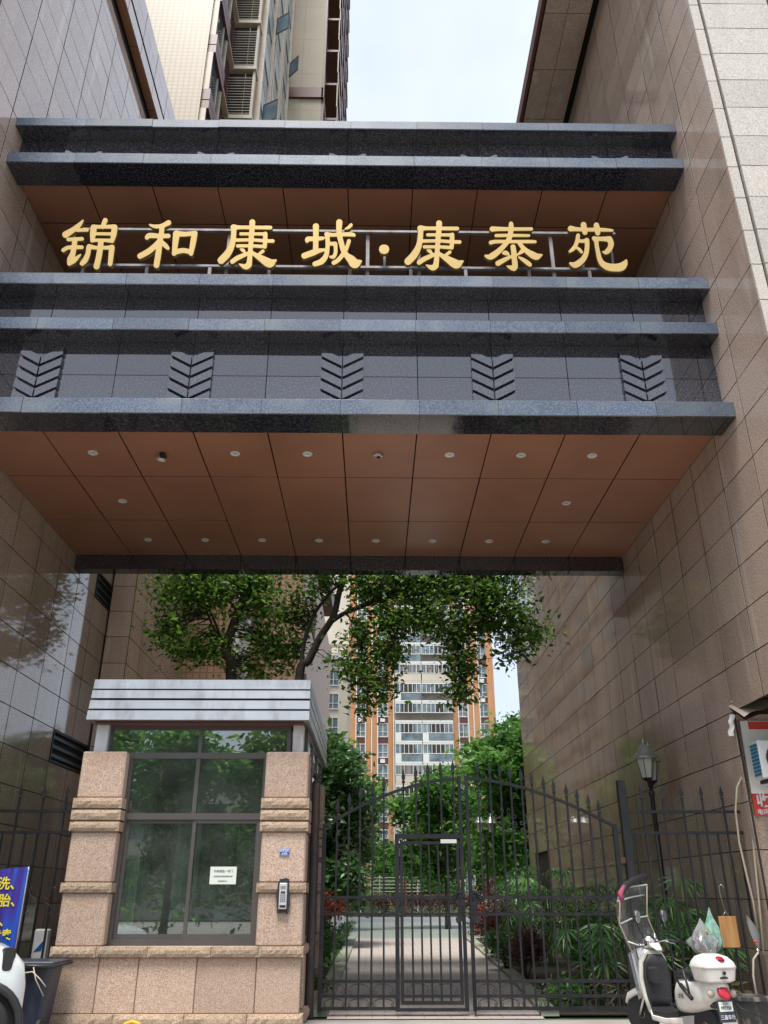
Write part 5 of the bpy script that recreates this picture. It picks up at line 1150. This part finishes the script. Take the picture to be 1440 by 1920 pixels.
# ------------------------------------------------------------------ scooter (local: +x forward, +y left, z up; origin under the rear axle)
sc_ = thing('motor_scooter', 'white motor scooter with rear box and clear rain shield parked before the fence', 'scooter', (3.70, 10.55, 0), R(106))
def wheel(par, x, r_, w_, nm='wheel'):
    wh = part(nm, MB().lathe([(r_ - .09, -w_ * .42), (r_ - .03, -w_ * .5), (r_ - .006, -w_ * .3), (r_, 0), (r_ - .006, w_ * .3), (r_ - .03, w_ * .5), (r_ - .09, w_ * .42)], (x, 0, r_), 26, 'Y'), M['rubber'], par, True, True)
    part('rim', MB().lathe([(r_ - .088, -w_ * .36), (r_ - .11, -w_ * .25), (.05, -w_ * .3), (.04, -w_ * .5), (.04, w_ * .5), (.05, w_ * .3), (r_ - .11, w_ * .25), (r_ - .088, w_ * .36)], (x, 0, r_), 18, 'Y'), M['pvc'], wh, 40, True); return wh
wheel(sc_, 0, .22, .1, 'rear_wheel'); wheel(sc_, 1.17, .22, .09, 'front_wheel')
def SEC(x, z, hw, hh, e=2.6): return ((x, 0, z), (0, hw, 0), (0, 0, hh), e)
part('rear_body', MB().loft([SEC(-.34, .60, .05, .05), SEC(-.30, .585, .115, .10), SEC(-.12, .55, .175, .16), SEC(.10, .52, .195, .18), SEC(.28, .50, .18, .18), SEC(.38, .46, .13, .15), SEC(.41, .45, .10, .13)], 20), M['scootwhite'], sc_, True, True)
part('rear_fender', MB().loft([SEC(-.32, .42, .06, .03), SEC(-.27, .47, .085, .06), SEC(-.1, .46, .09, .05)], 14), M['plastic_black'], sc_, True, True)
part('seat', MB().loft([SEC(-.12, .715, .11, .03), SEC(-.05, .72, .15, .05), SEC(.15, .715, .155, .055), SEC(.34, .70, .13, .05), SEC(.42, .68, .08, .03)], 18), M['plastic_black'], sc_, True, True)
part('footboard', MB().loft([SEC(.36, .30, .13, .04, 5), SEC(.55, .27, .17, .035, 6), SEC(.8, .27, .17, .035, 6), SEC(.9, .30, .13, .045, 5)], 20), M['plastic_black'], sc_, 40, True)
part('side_skirt', MB().loft([SEC(.30, .24, .12, .05, 4), SEC(.55, .215, .182, .035, 5), SEC(.82, .22, .182, .035, 5), SEC(.95, .3, .12, .05, 4)], 20), M['scootwhite'], sc_, 40, True)
def lsec(x, z, hw, th): return ((x, 0, z), (0, hw, 0), (th * .9, 0, th * .3), 3)
part('leg_shield', MB().loft([lsec(.91, .26, .15, .05), lsec(.93, .42, .19, .05), lsec(.95, .62, .215, .05), lsec(.945, .80, .19, .05), lsec(.93, .92, .11, .05)], 24), M['scootwhite'], sc_, True, True)
part('inner_panel', MB().loft([lsec(.875, .29, .13, .035), lsec(.885, .42, .165, .04), lsec(.895, .62, .185, .04), lsec(.89, .78, .165, .04), lsec(.88, .87, .10, .04)], 24), M['plastic_black'], sc_, True, True)
part('glove_pocket', MB().loft([((.845, .07, .66), (0, .085, 0), (0, 0, .09), 4), ((.80, .07, .65), (0, .075, 0), (0, 0, .08), 4)], 16), M['plastic_black'], sc_, 40, True)
part('front_fender', MB().loft([SEC(.98, .33, .05, .03), SEC(1.08, .43, .085, .05), SEC(1.2, .46, .085, .045), SEC(1.33, .40, .07, .045), SEC(1.38, .34, .04, .03)], 14), M['scootwhite'], sc_, True, True)
part('fork', MB().tube([(1.17, .06, .22), (1.03, .06, .55)], .02, 8).tube([(1.17, -.06, .22), (1.03, -.06, .55)], .02, 8).tube([(1.03, 0, .5), (.93, 0, .98)], .03, 8), M['chrome'], sc_, True, True)
hb = part('handlebar', MB().tube([(.80, .34, 1.0), (.88, .22, 1.02), (.92, 0, .99), (.88, -.22, 1.02), (.80, -.34, 1.0)], .013, 8), M['chrome'], sc_, True, True)
for s_ in (-1, 1):
    part('grip', MB().tube([(.78, .36 * s_, .995), (.85, .26 * s_, 1.015)], .019, 10), M['rubber'], hb, True, True)
    part('brake_lever', MB().tube([(.93, .24 * s_, 1.01), (.88, .34 * s_, .985), (.84, .38 * s_, .98)], .007, 6), M['chrome'], hb, True, True)
    mi = part('mirror', MB().tube([(.89, .2 * s_, 1.03), (.93, .25 * s_, 1.16), (.92, .29 * s_, 1.24)], .007, 6), M['plastic_black'], sc_, True, True)
    part('mirror_head', MB().loft([((.895, .29 * s_, 1.29), (0, .055, .015), (0, -.015, .075), 2.3), ((.94, .29 * s_, 1.29), (0, .05, .015), (0, -.015, .07), 2), ((.955, .29 * s_, 1.29), (0, .02, 0), (0, 0, .03), 2)], 16), M['plastic_black'], mi, True, True)
    part('mirror_glass', MB().loft([((.893, .29 * s_, 1.29), (0, .05, .014), (0, -.014, .069), 2.3), ((.888, .29 * s_, 1.29), (0, .046, .012), (0, -.012, .064), 2.3)], 16), M['chrome'], mi, 30, True)
part('headlight', MB().lathe([(.05, -.08), (.085, -.04), (.095, .02), (.09, .05), (.05, .07), (0, .075)], (.97, 0, 1.0), 16, 'X'), M['chrome'], sc_, True, True)
part('dash_cowl', MB().loft([((.84, 0, .93), (0, .06, 0), (.02, 0, .03), 3), ((.89, 0, .98), (0, .11, 0), (.03, 0, .05), 3), ((.96, 0, 1.0), (0, .1, 0), (.02, 0, .06), 3)], 16), M['scootwhite'], sc_, True, True)
part('grab_rail', MB().tube([(.05, .14, .66), (-.15, .16, .70), (-.36, .10, .715), (-.40, 0, .72), (-.36, -.10, .715), (-.15, -.16, .70), (.05, -.14, .66)], .012, 8), M['plastic_black'], sc_, True, True)
tb = part('top_box', MB().loft([((-.22, 0, .665), (.13, 0, 0), (0, .15, 0), 4), ((-.22, 0, .685), (.165, 0, 0), (0, .19, 0), 4), ((-.22, 0, .80), (.185, 0, 0), (0, .215, 0), 3.6)], 28), M['scootwhite'], sc_, 50, True)
part('box_lid', MB().loft([((-.22, 0, .802), (.19, 0, 0), (0, .222, 0), 3.6), ((-.22, 0, .825), (.19, 0, 0), (0, .222, 0), 3.6), ((-.22, 0, .87), (.175, 0, 0), (0, .205, 0), 3.2), ((-.21, 0, .915), (.135, 0, 0), (0, .165, 0), 2.8), ((-.20, 0, .94), (.07, 0, 0), (0, .09, 0), 2.5)], 28), M['scootwhite'], tb, True, True)
part('red_reflector', MB().loft([((-.368, 0, .90), (0, .05, 0), (.03, 0, .022), 2.4), ((-.378, 0, .895), (0, .045, 0), (.03, 0, .02), 2.4)], 12), M['redlens'], tb, True, True)
part('box_lock', MB().lathe([(.02, 0), (.018, -.012), (0, -.014)], (-.405, .0, .765), 12, 'X'), M['plastic_black'], tb, True, True)
tl = part('tail_light', MB().loft([((-.30, 0, .585), (0, .05, 0), (.0, 0, .06), 2.4), ((-.345, 0, .58), (0, .075, 0), (.02, 0, .065), 2.4), ((-.375, 0, .56), (0, .06, 0), (.02, 0, .05), 2.2), ((-.385, 0, .555), (0, .03, 0), (.01, 0, .025), 2)], 18), M['redlens'], sc_, True, True)
for s_ in (-1, 1): part('turn_signal', MB().lathe([(.035, -.02), (.04, 0), (.03, .02), (0, .026)], (-.31, .14 * s_, .56), 12, 'X'), M['pvc'], sc_, True, True)
npz = part('plate_bracket', MB().add([(-.36, -.10, .30), (-.36, .10, .30), (-.34, .10, .50), (-.34, -.10, .50), (-.352, -.10, .30), (-.352, .10, .30), (-.332, .10, .50), (-.332, -.10, .50)], [(0, 3, 2, 1), (4, 5, 6, 7), (0, 1, 5, 4), (1, 2, 6, 5), (2, 3, 7, 6), (3, 0, 4, 7)]), M['bin'], sc_, local=True)
def plate_pt(v, pr): return (-.36 + .02 * (v - .30) / .2 - pr, 0, v)
pp_ = part('number_plate', MB().add([plate_pt(.40, .004)[:1] + (-.085, .40), plate_pt(.40, .004)[:1] + (.085, .40), plate_pt(.49, .004)[:1] + (.085, .49), plate_pt(.49, .004)[:1] + (-.085, .49)], [(0, 3, 2, 1)]), M['paper'], npz, local=True)
def sctext(tx, size, z, mat, par, off_=.0):
    o = text_part(tx, size, (0, 0, 0), mat, par, off_, depth=.0006); o.location = (plate_pt(z, .0065)[0], 0, z); o.rotation_euler = (R(90) - math.atan2(.02, .2), 0, R(-90)); return o
sctext('川·A', .032, .47, M['ink'], pp_); sctext('F97750', .044, .43, M['ink'], pp_, .0008); sctext('三鑫车行', .046, .345, M['white'], npz, 0)
part('u_lock', MB().tube([(.10, .22, .60), (.17, .235, .70), (.10, .235, .77), (.0, .235, .76), (-.05, .235, .62), (-.06, .23, .52)], .013, 8).tube([(-.09, .23, .50), (.09, .23, .62)], .024, 10), M['plastic_black'], sc_, True, True)
o = text_part('立马', .05, (0, 0, 0), M['ink'], sc_, .0008, depth=.001); o.location = (.16, .199, .50); o.rotation_euler = (R(84), 0, R(180))
# rain shield: white tube frame with clear film
fp = [(1.02, .30, .92), (1.13, .31, 1.25), (1.04, .30, 1.62)]; fm_ = [(1.02, -.30, .92), (1.13, -.31, 1.25), (1.04, -.30, 1.62)]
rs = part('rain_shield', MB().grid(lambda u, v: (1.02 + .28 * v * (1 - v) * 1.6 + .03 * v + .06 * math.sin(math.pi * u), .31 - .62 * u, .92 + .70 * v + .008 * math.sin(u * 17 + v * 9)), 12, 10), M['film'], sc_, True, True)
part('lower_film', MB().grid(lambda u, v: (1.06 + .10 * math.sin(math.pi * u) - .04 * v, .34 - .68 * u, .92 - .50 * v + .015 * math.sin(u * 23) * v), 14, 8), M['film'], rs, True, True)
for a in (fp, fm_): part('frame_tube', MB().tube([Vector(a[0]), Vector(a[1]), Vector(a[2])], .010, 6), M['pvc'], rs, True, True)
for i, z in ((0, 1.62), (1, 1.50), (2, 1.25)): part('cross_tube', MB().tube([(1.04 + .1 * (z < 1.55) * .7, .30, z), (1.1 + .06 * (z < 1.3), 0, z + .01), (1.04 + .1 * (z < 1.55) * .7, -.30, z)], .009, 6), M['white'], rs, True, True)
part('stay', MB().tube([(.90, .12, .99), (1.0, .2, 1.0), (1.06, .30, 1.05)], .008, 6).tube([(.90, -.12, .99), (1.0, -.2, 1.0), (1.06, -.30, 1.05)], .008, 6), M['white'], rs, True, True)
part('rolled_cover', MB().tube([(1.0, .36, 1.58), (1.03, .2, 1.66), (1.05, -.05, 1.70), (1.06, -.28, 1.72), (1.05, -.36, 1.70)], [.03, .04, .045, .035, .02], 8), M['plastic_black'], rs, True, True)
part('magenta_edge', MB().tube([(.99, .365, 1.50), (1.0, .37, 1.60), (1.02, .24, 1.665)], [.028, .035, .02], 8), M['purplecloth'], rs, True, True)

for o in list(sc_.children):      # steering turned to the left
    if o.name.split('.')[0] in ('rain_shield', 'handlebar', 'mirror', 'headlight', 'front_wheel', 'front_fender', 'fork', 'dash_cowl'):
        ax = Vector((.96, 0, .9)); ang = R(24); rt = Matrix.Rotation(ang, 4, 'Z')
        if o.name.startswith('rain_shield'): rt = rt @ Matrix.Rotation(R(-7), 4, 'X')
        o.matrix_local = Matrix.Translation(ax) @ rt @ Matrix.Translation(-ax)
# ------------------------------------------------------------------ things hung on the fence and by the wall
p0 = atY(1346, 1718, GY - .06); p1 = atY(1391, 1777, GY - .06)
cb_ = thing('cutting_board', 'bamboo cutting board hanging from a wire hanger on the fence', 'cutting board', ((p0.x + p1.x) / 2, GY - .06, p1.z))
part('board', MB().cbox(p0.x, p1.x - .02, GY - .075, GY - .05, p1.z, p0.z, .006), M['wood'], cb_)
xm = (p0.x + p1.x) / 2 - .02; zt_ = p0.z
part('wire_hanger', MB().tube([(xm - .07, GY - .06, zt_ - .02), (xm, GY - .06, zt_ + .06), (xm + .07, GY - .06, zt_ - .02)], .004, 5).tube([(xm, GY - .06, zt_ + .06), (xm - .04, GY - .06, zt_ + .32), (xm - .03, GY - .055, zt_ + .40), (xm + .01, GY - .055, zt_ + .42), (xm + .04, GY - .055, zt_ + .36)], .005, 5), M['chrome'], cb_, True)
def bag_pts(p, w_, h_, seed):
    rr = random.Random(seed); ph = [rr.uniform(0, 6.28) for _ in range(6)]
    def fn(u, v):
        a = 6.2832 * u; wd_ = w_ * (.06 + .94 * min(1, v / .62) ** 1.3) * (1 if v < .72 else math.sqrt(max(0.0, 1 - ((v - .72) / .285) ** 2)) * .85 + .15)
        c = 1 + (.10 + .10 * v) * (math.sin(5 * a + ph[0] + 6 * v) + .7 * math.sin(9 * a + ph[1] - 9 * v) + .5 * math.sin(14 * a + ph[2] + 14 * v))
        sag = .05 * math.sin(2 * a + ph[3]) * v
        return (p.x + wd_ * c * math.cos(a) + .04 * v * math.sin(ph[4]), p.y + .5 * wd_ * c * math.sin(a), p.z - h_ * v * (1 + sag) + .012 * math.sin(11 * a + ph[5]) * (v > .1))
    return fn
p = atY(1329, 1702, GY - .12)
bg1 = thing('plastic_bag', 'pale green plastic bag hanging on the fence left of the cutting board', 'bag', tuple(p)); part('film', MB().grid(bag_pts(p, .135, .56, 3), 48, 18), M['baggreen'], bg1, True)
p = atY(1312, 1722, GY - .2)
bg2 = thing('plastic_bag', 'clear plastic bag of red vegetables hanging before the green bag', 'bag', tuple(p)); part('film', MB().grid(bag_pts(p, .19, .46, 8), 48, 18), M['bag'], bg2, True)
m = MB(); m2 = MB()
for k in range(14):
    a = Vector((p.x + random.uniform(-.09, .07), p.y + random.uniform(-.05, .05), p.z - random.uniform(.18, .38))); e = a + Vector((random.uniform(-.06, .06), 0, random.uniform(-.08, .1)));
    (m if k % 3 else m2).tube([a, (a + e) / 2, e], [.012, .024, .010], 6)
part('vegetables', m, M['veg'], bg2, True); part('greens', m2, M['vegg'], bg2, True)
p = atY(1398, 1715, GY - .05); lf = solo('plastic_sheet', MB().grid(lambda u, v: (p.x + .09 * math.sin(math.pi * v) * (u - .25) * 1.4 + .10 * v, GY - .06 - .03 * math.sin(math.pi * u), p.z - .46 * v), 6, 10), M['tower_grey'], 'grey leaf shaped plastic sheet tucked in the fence right of the board', 'sheet', smooth=True, base=tuple(p))
bk = thing('paint_bucket', 'stained black bucket standing before the end of the fence', 'bucket', (4.62, 11.6, 0))
part('body', MB().lathe([(.17, 0), (.175, .02), (.20, .36), (.225, .37), (.225, .41), (.205, .415), (.19, .40), (.16, .05)], (4.62, 11.6, 0), 24), paint('bucket_stained', (.035, .035, .035), .6, 0, .3, 4, .9, (.30, .26, .18), 7), bk, 40)
part('handle', MB().tube([(4.40, 11.6, .39), (4.42, 11.42, .30), (4.62, 11.37, .22), (4.82, 11.42, .30), (4.84, 11.6, .39)], .006, 5), M['iron'], bk, True)
for pts_, lb_ in (([(1376, 1383), (1392, 1420), (1408, 1520), (1414, 1600), (1424, 1700), (1432, 1790)], 'longer beige conduit pipe running down the granite corner by the red sign'), ([(1392, 1455), (1382, 1475), (1379, 1520), (1386, 1580), (1402, 1650), (1412, 1690), (1420, 1740)], 'shorter bent beige conduit pipe beside the end of the fence')):
    solo('conduit_pipe', MB().tube([tuple(atY(a, b_, 13.06)) for a, b_ in pts_], .016, 8), M['pvc'], lb_, 'pipe', 'conduit pipes on the granite corner', True, tuple(atY(*pts_[0], 13.06)))
# stall fittings against the right wing
aw = thing('awning', 'tattered tan tarpaulin awning sticking out at the right wing corner', 'awning', (XR, 12.9, 4.1))
a0 = atY(1370, 1335, 12.9)
part('tarpaulin', MB().grid(lambda u, v: (a0.x + 3.0 * u, 12.95 - .5 * v, a0.z + .10 + .27 * min(1, u * 4) - .26 * v * (.6 + .4 * math.cos(u * 5)) + .022 * math.sin(u * 40) * (v + .2)), 40, 8), M['tarp'], aw, True)
part('tarpaulin_lining', MB().grid(lambda u, v: (a0.x + .02 + 2.9 * u, 12.96 - .46 * v, a0.z + .06 + .25 * min(1, u * 4) - .26 * v * (.6 + .4 * math.cos(u * 5))), 40, 6), M['brown'], aw, True)
b0 = atY(1364, 1350, 12.98)
part('torn_strip', MB().grid(lambda u, v: (b0.x + .03 + .08 * u - .07 * v + .012 * math.sin(v * 14), 12.95 + .01 * math.sin(v * 9 + u * 4), b0.z + .08 - .33 * v), 4, 10), M['white'], aw, True)
for px_, py_ in ((1376, 1314), (1404, 1308), (1422, 1303), (1388, 1313)):
    p = atY(px_, py_, 12.93); part('torn_edge', MB().loft([((p.x, p.y, p.z - .02), (.05, 0, 0), (0, .03, .01), 2), ((p.x + .01, p.y, p.z + .02), (.045, 0, .01), (0, .03, .02), 2), ((p.x + .02, p.y, p.z + .045), (.015, 0, 0), (0, .01, 0), 2)], 8), M['white'], aw, True)
sb = thing('sign_board', 'white sign board with red painted top fixed on the right granite front', 'sign', tuple(atY(1390, 1500, 13.05)))
c_ = [atY(1386, 1352, 13.07), atY(1412, 1488, 13.07)]
part('board', MB().add([(c_[0].x, 13.05, c_[0].z), (c_[0].x + 1.8, 13.05, c_[0].z), (c_[0].x + 1.8, 13.05, c_[1].z), (c_[1].x - .03, 13.05, c_[1].z), (c_[0].x, 13.08, c_[0].z), (c_[0].x + 1.8, 13.08, c_[0].z), (c_[0].x + 1.8, 13.08, c_[1].z), (c_[1].x - .03, 13.08, c_[1].z)], [(0, 3, 2, 1), (4, 5, 6, 7), (0, 4, 7, 3), (0, 1, 5, 4), (3, 7, 6, 2)]), M['plaster'], sb)
part('red_paint', MB().box(c_[0].x + .12, c_[0].x + 1.7, 13.046, 13.0495, c_[0].z - .13, c_[0].z - .01), M['redpaint'], sb)
p = atY(1428, 1462, 12.75); ac_unit('white air conditioner unit with blue fins on brackets below the tan awning', (p.x + .36, 12.72, p.z), 0, M['acfin'], 1.0)
part('bracket', MB().box(p.x + .1, p.x + .14, 12.6, 13.05, p.z - .12, p.z - .08).box(p.x + .6, p.x + .64, 12.6, 13.05, p.z - .12, p.z - .08), M['white'], sb)
c0 = atY(1411, 1486, 13.04); c1 = atY(1411, 1529, 13.04)
rsn = solo('red_sign', MB().box(c0.x, c0.x + 1.1, 13.085, 13.1, c1.z, c0.z), M['redpaint'], 'red sign with white characters and phone number on the right granite front', 'sign', base=(c0.x, 13.09, c1.z))
text_part('收', .2, (c0.x + .155, 13.083, c0.z - .12), M['white'], rsn, .006, depth=.001); text_part('购', .2, (c0.x + .40, 13.083, c0.z - .12), M['white'], rsn, .006, depth=.001)
text_part('电话: 1', .085, (c0.x + .17, 13.083, c1.z + .05), M['white'], rsn, .002, depth=.001)
p = atY(1409, 1783, 12.9); fa = thing('wall_tap', 'small metal tap with an orange handle on the granite corner', 'tap', (p.x + .1, 13.02, p.z))
part('spout', MB().tube([(p.x + .12, 13.08, p.z + .05), (p.x + .10, 12.95, p.z + .05), (p.x + .09, 12.9, p.z + .0), (p.x + .09, 12.9, p.z - .04)], .014, 8), M['chrome'], fa, True)
part('handle', MB().lathe([(.03, .10), (.035, .12), (.0, .135)], (p.x + .10, 12.95, p.z), 10), M['redpaint'], fa, True)
part('hose', MB().tube([(p.x + .09, 12.9, p.z - .02), (p.x + .0, 12.88, p.z - .1), (p.x - .04, 12.88, p.z - .3), (p.x - .03, 12.9, p.z - .6)], .014, 8), M['tarp'], fa, True)

# ------------------------------------------------------------------ left foreground: car, bin, banner
car = thing('parked_car', 'white compact car with black wheel arch parked at the left edge', 'car', (-3.93, 9.66, 0), R(27))
OFF[car.name] = (-3.80, 9.66, 0)
CX, CYO = -3.70, .86
# body lofted along its length (x), symmetrical about its centre line y = 9.6
def csec(x, zlo, zhi, hw, e=5): return ((x, 9.62 + CYO, (zlo + zhi) / 2), (0, hw, 0), (0, 0, (zhi - zlo) / 2), e)
part('body', MB().loft([csec(CX + .30, .30, .74, .70, 6), csec(CX + .25, .24, .90, .82, 7), csec(CX + .12, .22, 1.02, .865, 8), csec(CX - .08, .22, 1.08, .872, 8), csec(CX - .3, .2, 1.11, .88, 8), csec(CX - .7, .2, 1.13, .88, 8), csec(CX - 3.6, .2, 1.16, .88, 8), csec(CX - 4.0, .24, 1.12, .84, 5), csec(CX - 4.1, .34, .95, .7, 4)], 40), M['carwhite'], car, 50)
part('cabin', MB().loft([csec(CX - .62, 1.08, 1.18, .78, 5), csec(CX - 1.0, 1.08, 1.56, .74, 5), csec(CX - 1.7, 1.1, 1.72, .72, 5), csec(CX - 3.5, 1.1, 1.72, .72, 5), csec(CX - 3.95, 1.1, 1.25, .72, 5)], 28), M['winglass'], car, 50)
part('roof', MB().loft([csec(CX - 1.6, 1.69, 1.735, .68, 5), csec(CX - 3.5, 1.69, 1.745, .7, 5)], 28), M['plastic_black'], car, 50)
for wx_, wy_ in ((CX - .13, 8.80 + CYO), (CX - 3.1, 8.80 + CYO), (CX - .13, 10.44 + CYO), (CX - 3.1, 10.44 + CYO)):
    sg_ = -1 if wy_ < 9.6 + CYO else 1
    part('wheel_arch', MB().tube([(wx_ + .40 * math.cos(a), wy_ + sg_ * .055, .31 + .40 * math.sin(a)) for a in [math.pi * i / 16 - .15 + .3 * (i / 16 - .5) * 0 for i in range(17)]], .045, 8), M['plastic_black'], car, True)
    part('arch_recess', MB().lathe([(.39, 0), (.39, .01), (0, .01)], (wx_, wy_ + sg_ * .05, .31), 28, 'Y'), M['void'], car)
    wh = part('wheel', MB().lathe([(.20, -.1), (.28, -.105), (.305, -.07), (.315, 0), (.305, .07), (.28, .105), (.20, .1)], (wx_, wy_ - .0, .315), 32, 'Y'), M['rubber'], car, True)
    part('rim', MB().lathe([(.205, -.1 * -sg_ * -1), (.19, sg_ * .085), (.06, sg_ * .07), (.05, sg_ * .1), (0, sg_ * .1)], (wx_, wy_, .315), 24, 'Y'), M['plastic_black'], wh, 40)
    m = MB()
    for k in range(5):
        a = 2 * math.pi * k / 5 + .3; m.tube([(wx_ + .05 * math.cos(a), wy_ + sg_ * .108, .315 + .05 * math.sin(a)), (wx_ + .195 * math.cos(a), wy_ + sg_ * .1, .315 + .195 * math.sin(a))], [.025, .04], 6)
    part('spokes', m, M['silver'], wh, True)
for yy_ in (8.752 + CYO, 10.488 + CYO): part('headlight', MB().loft([((CX + .07, yy_ , .93), (.05, 0, 0), (0, .0, .105), 4), ((CX + .07, yy_ + (.06 if yy_ < 10 else -.06), .94), (.075, 0, 0), (0, 0, .10), 4)], 16), M['plastic_black'], car, 50)
part('door_handle', MB().cbox(CX - .62, CX - .42, 8.725 + CYO, 8.745 + CYO, .90, .93, .005), M['plastic_black'], car)
mr = part('wing_mirror', MB().loft([((CX - .95, 8.68 + CYO, 1.24), (.03, 0, 0), (0, .0, .05), 3), ((CX - .92, 8.58 + CYO, 1.25), (.07, 0, 0), (0, 0, .08), 3), ((CX - .92, 8.52 + CYO, 1.25), (.05, 0, 0), (0, 0, .06), 3)], 14), M['plastic_black'], car, True)
bn = thing('wheelie_bin', 'dark wheeled rubbish bin between the white car and the booth', 'bin', (-4.22, 11.85, 0))
part('body', MB().loft([((-4.22, 11.9, .08), (.19, 0, 0), (0, .2, 0), 8), ((-4.22, 11.9, .74), (.25, 0, 0), (0, .26, 0), 8)], 24), M['bin'], bn, 40)
part('lid', MB().cbox(-4.52, -3.92, 11.58, 12.2, .742, .785, .015), M['bin'], bn)
part('lid_rim', MB().tube([(-4.52, 11.58, .74), (-3.92, 11.58, .735), (-3.90, 12.18, .74)], .022, 8), M['plastic_black'], bn, True)
for x in (-4.43, -4.02): part('wheel', MB().lathe([(.06, -.025), (.085, -.02), (.085, .02), (.06, .025)], (x, 11.68, .085), 16, 'X'), M['rubber'], bn, 40)
part('cord', MB().tube([(-4.45, 11.56, .70), (-4.3, 11.54, .66), (-4.15, 11.54, .68), (-4.05, 11.55, .60), (-3.97, 11.56, .52)], .008, 6).tube([(-4.15, 11.545, .73), (-4.10, 11.54, .60), (-3.98, 11.56, .42)], .007, 6), M['tarp'], bn, True)
bnr = thing('advert_banner', 'dark blue standing banner with yellow characters behind the white car', 'banner', (-5.05, 12.5, 0))
b0 = atY(53, 1625, 12.5); xr_ = b0.x
part('sheet', MB().grid(lambda u, v: (xr_ - .95 + .95 * u + .0, 12.5 + .01 * math.sin(v * 7), .35 + (b0.z - .35 - .08 * (1 - u)) * v), 8, 8), M['banner'], bnr, True)
part('pole', MB().tube([(xr_ - .005, 12.53, 0), (xr_ - .005, 12.53, b0.z)], .012, 6).tube([(xr_ - .95, 12.53, 0), (xr_ - .95, 12.53, b0.z - .08)], .012, 6), M['silver'], bnr, True)
part('base', MB().cbox(xr_ - 1.0, xr_ + .04, 12.4, 12.65, 0, .05, .01), M['silver'], bnr)
for i, (tx, px_, py_, sz) in enumerate((('清洗、', 18, 1658, .17), ('补胎、', 26, 1690, .17), ('保养、', 6, 1728, .15), ('轮胎专卖', 0, 1754, .14))):
    p = atY(px_, py_, 12.48); text_part(tx, sz, (p.x - .13 if i else p.x - .08, 12.482, p.z), M['yellow'], bnr, .003, rot=(R(90), 0, 0), depth=.001)
hp_ = thing('hoop_barrier', 'yellow tubular hoop barrier in front of the booth, only its top in view', 'barrier', (-2.15, 9.0, 0))
hz = atY(248, 1916, 9.0)
part('hoop', MB().tube([(hz.x - .09, 9, 0), (hz.x - .09, 9, hz.z - .06), (hz.x - .06, 9, hz.z - .015), (hz.x, 9, hz.z), (hz.x + .06, 9, hz.z - .015), (hz.x + .09, 9, hz.z - .06), (hz.x + .09, 9, 0)], .018, 8), paint('hazard_yellow', (.7, .36, .02), .5), hp_, True)
bx_ = thing('delivery_box', 'white box with a blue sail mark leaning behind the left fence', 'box', (-4.75, 13.7, 0))
p0 = atY(75, 1745, 13.7); part('panel', MB().cbox(p0.x - .08, p0.x + .12, 13.7, 13.85, p0.z - .5, p0.z + .02, .02), M['white'], bx_)
part('mark', MB().prism([(p0.x - .05, p0.z - .28), (p0.x + .08, p0.z - .12), (p0.x + .06, p0.z - .26)], 13.695, 13.699), M['blue'], bx_)
part('stand', MB().box(p0.x - .1, p0.x + .14, 13.69, 13.87, 0, p0.z - .5), M['plastic_black'], bx_)
